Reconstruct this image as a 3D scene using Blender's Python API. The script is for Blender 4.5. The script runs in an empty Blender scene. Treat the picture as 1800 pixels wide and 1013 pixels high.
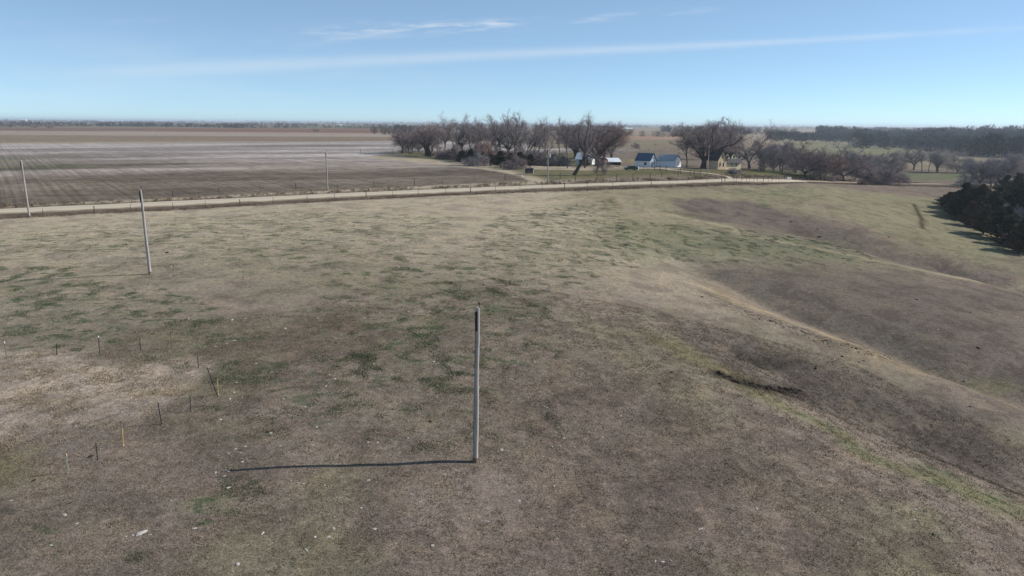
import bpy, math, random
import numpy as np
R = math.radians
# ------------------------------------------------------------------ camera, sky, sun, exposure
scene = bpy.context.scene
CAM_Z = 15.0; FPX = 1250.0; PITCH = R(13.0); ROLL = R(0.446)
cd = bpy.data.cameras.new('camera'); cam = bpy.data.objects.new('camera', cd)
scene.collection.objects.link(cam); scene.camera = cam
cd.sensor_width = 36; cd.lens = 36 * FPX / 1800; cd.clip_start = 0.3; cd.clip_end = 60000
cam.location = (0, 0, CAM_Z)
def _rx(a): c, s = math.cos(a), math.sin(a); return np.array([[1,0,0],[0,c,-s],[0,s,c]])
def _rz(a): c, s = math.cos(a), math.sin(a); return np.array([[c,-s,0],[s,c,0],[0,0,1]])
CM = _rx(math.pi/2 - PITCH) @ _rz(ROLL)
from mathutils import Matrix, Vector
cam.rotation_euler = Matrix(CM.tolist()).to_euler()

SUN_EL = R(32); SUN_AZ = R(12)          # azimuth from +X towards +Y
sd = Vector((math.cos(SUN_EL)*math.cos(SUN_AZ), math.cos(SUN_EL)*math.sin(SUN_AZ), math.sin(SUN_EL)))
sl = bpy.data.lights.new('sun', 'SUN'); so = bpy.data.objects.new('sun', sl); scene.collection.objects.link(so)
sl.energy = 4.1; sl.angle = R(0.53); sl.color = (1.0, 0.95, 0.88)
so.rotation_euler = sd.to_track_quat('Z', 'Y').to_euler()
scene.view_settings.view_transform = 'Standard'; scene.view_settings.look = 'None'
scene.view_settings.gamma = 1; scene.view_settings.exposure = 0.58

def ray(px, py): return CM @ np.array([(px-900)/FPX, -(py-506.5)/FPX, -1.0])

world = bpy.data.worlds.new('World'); scene.world = world; world.use_nodes = True
def build_world():
    nt = world.node_tree; N = nt.nodes; L = nt.links; N.clear()
    out = N.new('ShaderNodeOutputWorld'); bg = N.new('ShaderNodeBackground'); L.new(bg.outputs[0], out.inputs[0])
    sky = N.new('ShaderNodeTexSky'); sky.sky_type = 'NISHITA'; sky.sun_disc = False
    sky.sun_elevation = SUN_EL; sky.sun_rotation = math.pi/2 - SUN_AZ
    sky.altitude = 0; sky.air_density = 0.5; sky.dust_density = 0.0; sky.ozone_density = 6.0
    bg.inputs[1].default_value = SKY_STRENGTH
    tc = N.new('ShaderNodeTexCoord')
    def math_(op, a, b=None, c=None, clamp=False):
        n = N.new('ShaderNodeMath'); n.operation = op; n.use_clamp = clamp
        for i, v in enumerate((a, b, c)):
            if v is None: continue
            if isinstance(v, (int, float)): n.inputs[i].default_value = v
            else: L.new(v, n.inputs[i])
        return n.outputs[0]
    def dot(v):
        n = N.new('ShaderNodeVectorMath'); n.operation = 'DOT_PRODUCT'; L.new(tc.outputs['Generated'], n.inputs[0])
        n.inputs[1].default_value = v; return n.outputs['Value']
    def unit(v): v = np.array(v); return v/np.linalg.norm(v)
    def streak(p0, p1, half, k0, k1, nscale, strength, stretch=6, lo=.35, hi=.75, shift=0):
        # a cirrus band lying along the great circle through two directions of the sky
        a = unit(ray(*p0)); b = unit(ray(*p1)); n = unit(np.cross(a, b)); t = unit(b - a); m = unit(a + b)
        d = dot(tuple(n)); s = dot(tuple(t))
        s0 = float(a @ t); s1 = float(b @ t)
        nz = N.new('ShaderNodeTexNoise'); nz.inputs['Scale'].default_value = nscale
        nz.inputs['Detail'].default_value = 6; nz.inputs['Roughness'].default_value = .62
        cmb = N.new('ShaderNodeCombineXYZ')
        L.new(s, cmb.inputs[0]); L.new(math_('MULTIPLY', d, stretch), cmb.inputs[1]); cmb.inputs[2].default_value = shift
        L.new(cmb.outputs[0], nz.inputs['Vector'])
        w = math_('MULTIPLY_ADD', s, (k1-k0)/(s1-s0), k0 - s0*(k1-k0)/(s1-s0))     # half width varies along it
        w = math_('MAXIMUM', w, 0.002)
        q = math_('DIVIDE', math_('ABSOLUTE', d), w)
        g = math_('POWER', 2.718, math_('MULTIPLY', math_('MULTIPLY', q, q), -1.0))
        mr = N.new('ShaderNodeMapRange'); mr.interpolation_type = 'SMOOTHSTEP'
        L.new(nz.outputs['Fac'], mr.inputs[0]); mr.inputs[1].default_value = lo; mr.inputs[2].default_value = hi
        e0 = N.new('ShaderNodeMapRange'); e0.interpolation_type = 'SMOOTHSTEP'; L.new(s, e0.inputs[0])
        e0.inputs[1].default_value = s0-half; e0.inputs[2].default_value = s0+half
        e1 = N.new('ShaderNodeMapRange'); e1.interpolation_type = 'SMOOTHSTEP'; L.new(s, e1.inputs[0])
        e1.inputs[1].default_value = s1+half; e1.inputs[2].default_value = s1-half
        r = math_('MULTIPLY', math_('MULTIPLY', g, mr.outputs[0]), math_('MULTIPLY', e0.outputs[0], e1.outputs[0]))
        return math_('MULTIPLY', r, strength, clamp=True)
    S = [streak((120,131), (1500,68), .12, .011, .0028, 9, .25, 2, .0, .55),
         streak((1000,96), (1790,50), .14, .004, .0035, 14, .20, 2, .2, .6),
         streak((560,56), (935,42), .05, .009, .007, 16, .6, 9, .40, .78),
         streak((480,70), (720,52), .06, .012, .012, 11, .30, 7, .38, .8, 3),
         streak((960,40), (1240,17), .06, .006, .004, 15, .28, 7, .4, .8, 5),
         streak((140,80), (380,90), .06, .012, .012, 14, .16, 7, .4, .8, 7),
         streak((-60,44), (60,40), .05, .008, .008, 14, .3, 7, .4, .8, 9),
         streak((180,38), (280,36), .04, .005, .005, 14, .22, 7, .4, .8, 11),
         streak((-300,128), (800,125), .2, .05, .03, 6, .16, 4, .3, .8, 13)]
    f = S[0]
    for k in S[1:]: f = math_('MAXIMUM', f, k)
    hs = N.new('ShaderNodeHueSaturation'); hs.inputs['Saturation'].default_value = .90; hs.inputs['Value'].default_value = 1.08
    L.new(sky.outputs[0], hs.inputs['Color'])
    mx = N.new('ShaderNodeMix'); mx.data_type = 'RGBA'; L.new(f, mx.inputs[0]); tint = N.new('ShaderNodeVectorMath'); tint.operation = 'MULTIPLY'; L.new(hs.outputs[0], tint.inputs[0]); tint.inputs[1].default_value = (1.03, 1.07, .95); vl = N.new('ShaderNodeMix'); vl.data_type = 'RGBA'; vl.inputs[0].default_value = .18; L.new(tint.outputs[0], vl.inputs[6]); vl.inputs[7].default_value = (6.0, 9.0, 12.0, 1); L.new(vl.outputs[2], mx.inputs[6])   # an even veil of thin high cirrus
    v = CLOUD_LEVEL; mx.inputs[7].default_value = (v*.96, v*.985, v*1.0, 1)
    L.new(mx.outputs[2], bg.inputs[0])
SKY_STRENGTH = 0.077; CLOUD_LEVEL = 8.2
build_world()

# ------------------------------------------------------------------ helpers
COL = scene.collection
def tag(o, label=None, cat=None, group=None, kind=None):
    if label: o['label'] = label
    if cat: o['category'] = cat
    if group: o['group'] = group
    if kind: o['kind'] = kind
    return o
def empty(name, loc=(0,0,0), rz=0, scale=1):
    o = bpy.data.objects.new(name, None); o.empty_display_size = .3; COL.objects.link(o)
    o.location = loc; o.rotation_euler = (0, 0, rz); o.scale = (scale,)*3 if not hasattr(scale, '__len__') else scale
    return o
def link(name, me, parent=None, loc=None):
    o = bpy.data.objects.new(name, me); COL.objects.link(o)
    if parent is not None: o.parent = parent
    if loc is not None: o.location = loc
    return o
def mesh_np(name, V, faces_flat, counts, mat=None, smooth=False):
    V = np.asarray(V, dtype=np.float32); ff = np.asarray(faces_flat, dtype=np.int32).ravel()
    counts = np.asarray(counts, dtype=np.int32)
    me = bpy.data.meshes.new(name)
    me.vertices.add(len(V)); me.vertices.foreach_set('co', V.ravel())
    me.loops.add(len(ff)); me.loops.foreach_set('vertex_index', ff)
    me.polygons.add(len(counts))
    st = np.concatenate(([0], np.cumsum(counts)[:-1])).astype(np.int32)
    me.polygons.foreach_set('loop_start', st); me.polygons.foreach_set('loop_total', counts)
    me.polygons.foreach_set('use_smooth', np.full(len(counts), smooth))
    me.update(calc_edges=True)
    if mat: me.materials.append(mat)
    return me
def quads(name, V, Q, mat=None, smooth=False):
    Q = np.asarray(Q); return mesh_np(name, V, Q.ravel(), np.full(len(Q), Q.shape[1]), mat, smooth)
class MB:                                   # mesh builder for small solids
    def __init__(s): s.v = []; s.f = []
    def add(s, V, F):
        b = len(s.v); s.v += [tuple(map(float, p)) for p in V]; s.f += [tuple(b+i for i in f) for f in F]
    def box(s, x0, y0, z0, x1, y1, z1):
        V = [(x0,y0,z0),(x1,y0,z0),(x1,y1,z0),(x0,y1,z0),(x0,y0,z1),(x1,y0,z1),(x1,y1,z1),(x0,y1,z1)]
        s.add(V, [(0,3,2,1),(4,5,6,7),(0,1,5,4),(1,2,6,5),(2,3,7,6),(3,0,4,7)])
    def tube(s, pts, rad, n=8, cap=True):
        pts = [Vector(p) for p in pts]; rings = []
        for i, p in enumerate(pts):
            d = (pts[min(i+1, len(pts)-1)] - pts[max(i-1, 0)]).normalized()
            a = d.orthogonal().normalized() if i == 0 else (a - d*a.dot(d)).normalized()
            b = d.cross(a); r = rad[i] if hasattr(rad, '__len__') else rad
            rings.append([p + (a*math.cos(2*math.pi*k/n) + b*math.sin(2*math.pi*k/n))*r for k in range(n)])
        V = [q for r_ in rings for q in r_]; F = []
        for i in range(len(pts)-1):
            for k in range(n): F.append((i*n+k, i*n+(k+1)%n, (i+1)*n+(k+1)%n, (i+1)*n+k))
        if cap: F.append(tuple(range(n))[::-1]); F.append(tuple((len(pts)-1)*n+k for k in range(n)))
        s.add(V, F)
    def mesh(s, name, mat, smooth=False):
        me = bpy.data.meshes.new(name); me.from_pydata(s.v, [], s.f); me.update()
        if smooth: me.polygons.foreach_set('use_smooth', [True]*len(me.polygons))
        if mat: me.materials.append(mat)
        return me
    def build(s, name, mat, parent=None, loc=None, smooth=False): return link(name, s.mesh(name, mat, smooth), parent, loc)

# numpy value noise
def _hash(ix, iy, seed):
    h = (ix.astype(np.int64)*374761393 + iy.astype(np.int64)*668265263 + seed*1442695041) & 0xffffffff
    h = ((h ^ (h >> 13)) * 1274126177) & 0xffffffff
    return ((h ^ (h >> 16)) & 0xffffff).astype(np.float64)/0xffffff
def vnoise(x, y, seed=0):
    ix = np.floor(x); iy = np.floor(y); fx = x-ix; fy = y-iy
    fx = fx*fx*(3-2*fx); fy = fy*fy*(3-2*fy)
    a = _hash(ix, iy, seed); b = _hash(ix+1, iy, seed); c = _hash(ix, iy+1, seed); d = _hash(ix+1, iy+1, seed)
    return (a*(1-fx)+b*fx)*(1-fy) + (c*(1-fx)+d*fx)*fy
def fbm(x, y, seed=0, oct=4, gain=.5):
    s = 0; a = 1; t = 0
    for o in range(oct): s = s + a*vnoise(x*2**o+17.3*o, y*2**o-9.1*o, seed+o); t += a; a *= gain
    return s/t
def sstep(x, a, b): t = np.clip((x-a)/(b-a), 0, 1); return t*t*(3-2*t)
def seg_dist(x, y, pts):                     # distance to a polyline and position (0..1) along it
    best = np.full(np.shape(x), 1e9); tt = np.zeros(np.shape(x)); pts = np.asarray(pts, float)
    L = np.hypot(*(pts[1:]-pts[:-1]).T); cum = np.concatenate(([0], np.cumsum(L)))
    for i in range(len(pts)-1):
        ax, ay = pts[i]; bx, by = pts[i+1]; dx, dy = bx-ax, by-ay
        t = np.clip(((x-ax)*dx+(y-ay)*dy)/(dx*dx+dy*dy), 0, 1)
        d = np.hypot(x-ax-t*dx, y-ay-t*dy); m = d < best
        best = np.where(m, d, best); tt = np.where(m, (cum[i]+t*L[i])/cum[-1], tt)
    return best, tt
def in_poly(x, y, pts, soft):                # soft membership of a polygon (1 inside)
    pts = np.asarray(pts, float); ins = np.zeros(np.shape(x), bool); n = len(pts)
    for i in range(n):
        x0, y0 = pts[i]; x1, y1 = pts[(i+1) % n]
        c = ((y0 > y) != (y1 > y)) & (x < (x1-x0)*(y-y0)/((y1-y0) if y1 != y0 else 1e-9)+x0); ins ^= c
    d, _ = seg_dist(x, y, np.vstack([pts, pts[:1]]))
    return sstep(np.where(ins, d, -d), -soft, soft)

# ------------------------------------------------------------------ terrain
CP = np.array([(0,30,-5.0),(-2,37,-3.7),(-14,36,-3.1),(-15,28,-3.4),(-40,40,-2.8),(-39,75,-1.0),(-77,112,-.3),(-60,75,-1.1),
  (-90,60,-1.6),(0,75,-2.2),(0,110,-1.1),(20,60,-4.6),(28,40,-7.6),(15,33,-6.4),(40,47,-9.4),(50,66,-8.8),(33,95,-4.4),(84,114,-8.8),(60,100,-7.4),(65,130,-6.2),
  (117,161,-10),(100,130,-10.5),(116,181,-10),(135,243,-7),(155,281,-7.5),(125,215,-6.5),(86,179,-4.2),(45,165,-1.9),(85,215,-1.2),(107,251,-3.6),
  (-110,105,0),(-64,133,0),(-36,151,0),(0,172,0),(29,185.5,0),(61,204,-.2),(-150,82,0),(-200,55,0),
  (0,0,-6.5),(-60,0,-4),(60,0,-14),(0,-60,-9),(-80,-80,-6),(80,-60,-16),(140,60,-16),(160,120,-14),(170,180,-12.5),
  (0,270,.0),(52,280,-.9),(88,280,-1.8),(-52,366,0),(-40,240,.3),(-120,260,.5),(-220,180,.4),(-300,300,.6),(-200,450,.6),
  (200,250,-11),(246,400,-12),(200,340,-11),(330,400,-13),(120,340,-4.5),(150,450,-6),(60,400,-1.5),(0,500,-.4),(120,560,-4.5),(330,250,-14),(300,120,-15),(330,550,-13),
  (-450,100,0),(-100,-200,-8),(200,-200,-18)], float)
def _tps(r2): return r2*np.log(r2+1e-6)*.5
_S = 100.0
def _fit():
    P = CP[:, :2]/_S; n = len(P)
    K = _tps(((P[:, None]-P[None])**2).sum(-1)); K += np.eye(n)*.01
    A = np.zeros((n+3, n+3)); A[:n, :n] = K; A[:n, n:] = np.c_[np.ones(n), P]; A[n:, :n] = A[:n, n:].T
    return np.linalg.solve(A, np.r_[CP[:, 2], 0, 0, 0])
_W = _fit()
DRAWS = [  # polyline (x, y), depth at head / mid / mouth, half width
  ([(19.2,65.0),(21.6,63.7),(23.8,63.0),(27.4,62.8)], (.9,1.1,.2), .8),   # small eroded cut
  ([(9,77),(15.4,69),(20.6,65),(26.8,58),(33,53),(39,49),(55,38),(90,15)], (0,3.2,5.0), 6.5),
  ([(18,124),(22,114),(27,95),(32,86.5),(41,77),(45.5,72),(51,67.5),(70,52),(100,30)], (0,3.4,5.0), 7.0),
  ([(22,160),(31,154),(45,148),(58,146),(71,133.5),(86,117.5),(110,92),(140,60)], (0,4.0,6.0), 9.0),
  ([(88,190),(100,172),(108,155),(118,140)], (0,.8,1.2), 9.0)]
ROAD = [(-420,-78),(-200,52.5),(-150,82.7),(-110,105.8),(-86,119.8),(-64,133.3),(-36.4,151.7),(0,172.8),(29,187.4),(48,197),(62,205.5),(80,226),(100,250),(122,272),(146,288),(186,312),(240,330),(330,345),(430,350)]
def far_z(x, y):
    D = np.hypot(x, y); az = np.arctan2(x, y)
    right = sstep(az, .22, .46)
    v = -13*right*(1-sstep(D, 1400, 3800)) - 1.0*(1-sstep(D, 300, 900))*0
    h = (fbm(x/900, y/900, 5, 3)-.5)*5*sstep(D, 700, 2500) + (fbm(x/2600, y/2600, 8, 3)-.42)*26*sstep(D, 2800, 8000)
    return v + h
def H(x, y):
    x = np.asarray(x, float); y = np.asarray(y, float); sh = x.shape; x = x.ravel(); y = y.ravel()
    D = np.hypot(x, y); z = np.zeros_like(x); w = sstep(D, 330, 620)
    m = w < 1
    if m.any():
        P = CP[:, :2]/_S; xs = x[m]/_S; ys = y[m]/_S; acc = _W[-3] + _W[-2]*xs + _W[-1]*ys
        for i in range(len(P)): acc = acc + _W[i]*_tps((xs-P[i, 0])**2+(ys-P[i, 1])**2)
        xm, ym = x[m], y[m]
        for pts, dep, wd in DRAWS:
            d, t = seg_dist(xm, ym, pts)
            d = d + (fbm(xm/6, ym/6, 31, 2)-.5)*2.2
            dd = np.interp(t, (0, .45, 1), dep)*sstep(t, 0, .25)
            acc = acc - dd*np.exp(-(np.sqrt(d*d+1.0)-1.0)/wd)
        acc = acc + (fbm(xm/14, ym/14, 3, 3)-.5)*.55*sstep(np.hypot(xm, ym), 0, 30) + (fbm(xm/2.2, ym/2.2, 9, 2)-.5)*.10
        # flatten to the road
        d, t = seg_dist(xm, ym, ROAD)
        rz = np.interp(xm, [-420, -86, 29, 62, 82, 102, 120, 135, 162, 186, 230, 330, 430], [0, 0, 0, -.2, -1.9, -3.7, -5.3, -6.3, -7.9, -9.0, -10.5, -12, -13])
        k = 1-sstep(d, 4.2, 16)
        dtch = -.55*np.exp(-((d-6.6)/1.3)**2)
        acc = acc*(1-k) + (rz-.10)*k + dtch
        z[m] = acc
    m2 = w > 0
    if m2.any(): z[m2] = z[m2]*(1-w[m2]) + far_z(x[m2], y[m2])*w[m2]
    return z.reshape(sh)
def Hs(x, y): return float(H(np.array([x]), np.array([y]))[0])
_T = np.concatenate([np.linspace(12, 400, 1600), np.geomspace(401, 14000, 500)])
def G(px, py):                               # where the line of sight through a photo pixel meets the ground
    d = ray(px, py); d = d/math.hypot(d[0], d[1]); x = d[0]*_T; y = d[1]*_T; z = CAM_Z + d[2]*_T
    hh = H(x, y); k = np.argmax(z < hh)
    if not (z < hh).any(): k = len(_T)-1
    if k > 0:
        a = z[k-1]-hh[k-1]; b = z[k]-hh[k]; t = a/(a-b) if a != b else 0
        tt = _T[k-1]+(_T[k]-_T[k-1])*t
    else: tt = _T[0]
    return (d[0]*tt, d[1]*tt, CAM_Z + d[2]*tt)
def at_height(px, py, base):                 # height above base of the point seen at px, py at the base's distance
    d = ray(px, py); t = math.hypot(base[0], base[1])/math.hypot(d[0], d[1]); return CAM_Z + d[2]*t - base[2]

# ------------------------------------------------------------------ materials
def new_mat(name, rough=.9):
    m = bpy.data.materials.new(name); m.use_nodes = True; b = m.node_tree.nodes['Principled BSDF']
    b.inputs['Roughness'].default_value = rough; b.inputs['Specular IOR Level'].default_value = .2
    return m, m.node_tree, b
def simple_mat(name, col, rough=.85, var=.25, scale=3.0, metal=0, spec=.2, stretch=(1,1,1), bump=0):
    m, nt, b = new_mat(name, rough); N = nt.nodes; L = nt.links
    b.inputs['Metallic'].default_value = metal; b.inputs['Specular IOR Level'].default_value = spec
    g = N.new('ShaderNodeTexCoord'); mp = N.new('ShaderNodeMapping'); mp.inputs['Scale'].default_value = stretch
    L.new(g.outputs['Object'], mp.inputs[0])
    n = N.new('ShaderNodeTexNoise'); n.inputs['Scale'].default_value = scale; n.inputs['Detail'].default_value = 6; n.inputs['Roughness'].default_value = .65
    L.new(mp.outputs[0], n.inputs['Vector'])
    r = N.new('ShaderNodeValToRGB'); L.new(n.outputs['Fac'], r.inputs[0])
    r.color_ramp.elements[0].position = .3; r.color_ramp.elements[1].position = .7
    r.color_ramp.elements[0].color = tuple(c*(1-var) for c in col)+(1,); r.color_ramp.elements[1].color = tuple(min(1, c*(1+var)) for c in col)+(1,)
    L.new(r.outputs[0], b.inputs['Base Color'])
    if bump:
        bp = N.new('ShaderNodeBump'); bp.inputs['Strength'].default_value = bump; bp.inputs['Distance'].default_value = .02
        L.new(n.outputs['Fac'], bp.inputs['Height']); L.new(bp.outputs[0], b.inputs['Normal'])
    return m
def ground_mat():
    m, nt, b = new_mat('ground', 1.0); N = nt.nodes; L = nt.links; b.inputs['Specular IOR Level'].default_value = .0
    geo = N.new('ShaderNodeNewGeometry')
    def attr(n): a = N.new('ShaderNodeAttribute'); a.attribute_name = n; return a
    def noise(scale, detail=5, rough=.6, sc=None, rot=0, dist=0):
        n = N.new('ShaderNodeTexNoise'); n.inputs['Scale'].default_value = scale; n.inputs['Detail'].default_value = detail
        n.inputs['Roughness'].default_value = rough; n.inputs['Distortion'].default_value = dist
        mp = N.new('ShaderNodeMapping'); L.new(geo.outputs['Position'], mp.inputs[0])
        if sc: mp.inputs['Scale'].default_value = sc
        mp.inputs['Rotation'].default_value = (0, 0, rot)
        L.new(mp.outputs[0], n.inputs['Vector']); return n.outputs['Fac']
    def aniso(across, along, detail, rough, z=0, dist=0, skew=0.0):
        # coordinates laid along (v) and across (u) the drilled rows of the section grid
        cmb = N.new('ShaderNodeCombineXYZ')
        for i, (v, k) in enumerate((((.81, .59, 0), across), ((-.59, .81, 0), along))):
            dn = N.new('ShaderNodeVectorMath'); dn.operation = 'DOT_PRODUCT'; L.new(geo.outputs['Position'], dn.inputs[0])
            if skew: v = (v[0]*math.cos(skew)-v[1]*math.sin(skew), v[0]*math.sin(skew)+v[1]*math.cos(skew), 0)
            dn.inputs[1].default_value = tuple(c*k for c in v); L.new(dn.outputs['Value'], cmb.inputs[i])
        cmb.inputs[2].default_value = z
        n = N.new('ShaderNodeTexNoise'); n.inputs['Scale'].default_value = 1; n.inputs['Detail'].default_value = detail; n.inputs['Roughness'].default_value = rough; n.inputs['Distortion'].default_value = dist
        L.new(cmb.outputs[0], n.inputs['Vector']); return n.outputs['Fac']
    def mr(v, a, b_, c, d, smooth=True):
        n = N.new('ShaderNodeMapRange'); n.interpolation_type = 'SMOOTHSTEP' if smooth else 'LINEAR'
        L.new(v, n.inputs[0]); n.inputs[1].default_value = a; n.inputs[2].default_value = b_; n.inputs[3].default_value = c; n.inputs[4].default_value = d
        return n.outputs[0]
    def mul(a, b_, op='MULTIPLY'):
        n = N.new('ShaderNodeMath'); n.operation = op
        for i, v in enumerate((a, b_)):
            if isinstance(v, (int, float)): n.inputs[i].default_value = v
            else: L.new(v, n.inputs[i])
        return n.outputs[0]
    def mix(f, a, c, mode='MIX'):
        n = N.new('ShaderNodeMix'); n.data_type = 'RGBA'; n.blend_type = mode
        if isinstance(f, (int, float)): n.inputs[0].default_value = f
        else: L.new(f, n.inputs[0])
        for i, v in ((6, a), (7, c)):
            if isinstance(v, tuple): n.inputs[i].default_value = v+(1,)
            else: L.new(v, n.inputs[i])
        return n.outputs[2]
    base = attr('base').outputs['Color']; msk = N.new('ShaderNodeSeparateColor'); L.new(attr('masks').outputs['Color'], msk.inputs[0])
    green, crop, rough_ = msk.outputs[0], msk.outputs[1], msk.outputs[2]
    # mottling of the dry sward: metre-sized straw and bare spots
    c = mix(mr(noise(.35, 6, .65), .42, .68, 0, .55), base, mix(1, base, (1.22, 1.15, .98), 'MULTIPLY'))
    c = mix(mr(noise(.22, 6, .7, dist=.5), .46, .60, 0, .85), c, mix(1, base, (.68, .665, .68), 'MULTIPLY'))
    c = mix(mr(noise(.9, 5, .65, (.8, 1.2, 1), dist=.4), .52, .64, 0, .6), c, mix(1, base, (.66, .66, .62), 'MULTIPLY'))
    c = mix(mr(noise(1.1, 5, .65, (.8, 1.3, 1), dist=.4), .30, .46, .45, 0), c, mix(1, base, (1.30, 1.26, 1.14), 'MULTIPLY'))
    # tufts of new green grass
    g1 = mul(mr(noise(.42, 5, .6, (.75, 1.25, 1), dist=.6), .455, .57, 0, 1), green)
    g2 = mul(mr(noise(1.3, 4, .6), .46, .60, 0, 1), mul(green, mr(noise(.11, 3, .6), .40, .6, .15, 1)))
    gm = mul(g1, g2, 'MAXIMUM'); gm = mul(gm, mr(noise(7, 4, .7), .3, .6, .45, 1))
    t1 = mul(mr(noise(.62, 4, .55, (.75, 1.25, 1), dist=.3), .575, .64, 0, 1), mr(green, .12, .5, 0, 1))
    t2 = mul(mr(noise(1.5, 3, .55), .62, .68, 0, 1), mr(green, .25, .7, 0, 1))
    tf = mul(mul(t1, t2, 'MAXIMUM'), mr(noise(8, 4, .7), .3, .6, .55, 1))
    c = mix(mul(gm, .55), c, (.120, .130, .074)); c = mix(mul(tf, .82), c, (.045, .068, .034))
    # crop field: drilled rows running away from the road, and broad tillage bands across
    rz = ROW_ANGLE
    rows = aniso(1.5, .010, 2, .5); rows2 = aniso(.20, .004, 4, .6, 5)
    band = aniso(.006, .030, 5, .65, 9, .3, -.25)
    dn = N.new('ShaderNodeVectorMath'); dn.operation = 'DOT_PRODUCT'; L.new(geo.outputs['Position'], dn.inputs[0]); dn.inputs[1].default_value = (.81*2*math.pi/1.9, .59*2*math.pi/1.9, 0)
    drill = mul(mul(mul(mul(dn.outputs['Value'], mul(aniso(.03, .01, 2, .5, 3), 1.2), 'ADD'), 0, 'SINE'), mr(aniso(.05, .02, 3, .6, 8), .35, .65, .03, .13)), 1.0, 'ADD')
    k = mul(mul(mul(mr(rows, .36, .64, .88, 1.12), drill), mr(rows2, .35, .65, .93, 1.07)), mr(band, .35, .65, .78, 1.28))
    kk = N.new('ShaderNodeMix'); kk.data_type = 'FLOAT'; L.new(crop, kk.inputs[0]); kk.inputs[2].default_value = 1; L.new(k, kk.inputs[3])
    vm = N.new('ShaderNodeVectorMath'); vm.operation = 'SCALE'; L.new(c, vm.inputs[0]); L.new(kk.outputs[0], vm.inputs['Scale']); c = vm.outputs[0]
    # grain of dead grass blades
    gr = noise(9.0, 8, .82); gr2 = noise(2.4, 5, .7)
    f = mul(mr(gr, .34, .66, .30, 1.70, False), mr(gr2, .32, .68, .76, 1.24, False))
    vm = N.new('ShaderNodeVectorMath'); vm.operation = 'SCALE'; L.new(c, vm.inputs[0]); L.new(f, vm.inputs['Scale']); c = vm.outputs[0]
    straw = mr(noise(22, 3, .6), .62, .72, 0, .45); c = mix(straw, c, mix(1, c, (1.9, 1.8, 1.55), 'MULTIPLY'))
    # churned earth in the draws and on the bank
    cl = mul(mr(noise(1.6, 6, .7, dist=.4), .47, .58, 0, .9), rough_); c = mix(cl, c, (.020, .017, .014))
    L.new(c, b.inputs['Base Color'])
    hb = mul(gr, mul(gr2, 2.0), 'ADD'); hb = mul(hb, mul(mul(noise(1.6, 6, .7, dist=.4), rough_), 8), 'ADD')
    bp = N.new('ShaderNodeBump'); bp.inputs['Strength'].default_value = .45; bp.inputs['Distance'].default_value = .08
    L.new(hb, bp.inputs['Height']); L.new(bp.outputs[0], b.inputs['Normal'])
    return m
ROW_ANGLE = -math.atan2(.59, .81)            # mapping rotation that puts x across the rows

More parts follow.
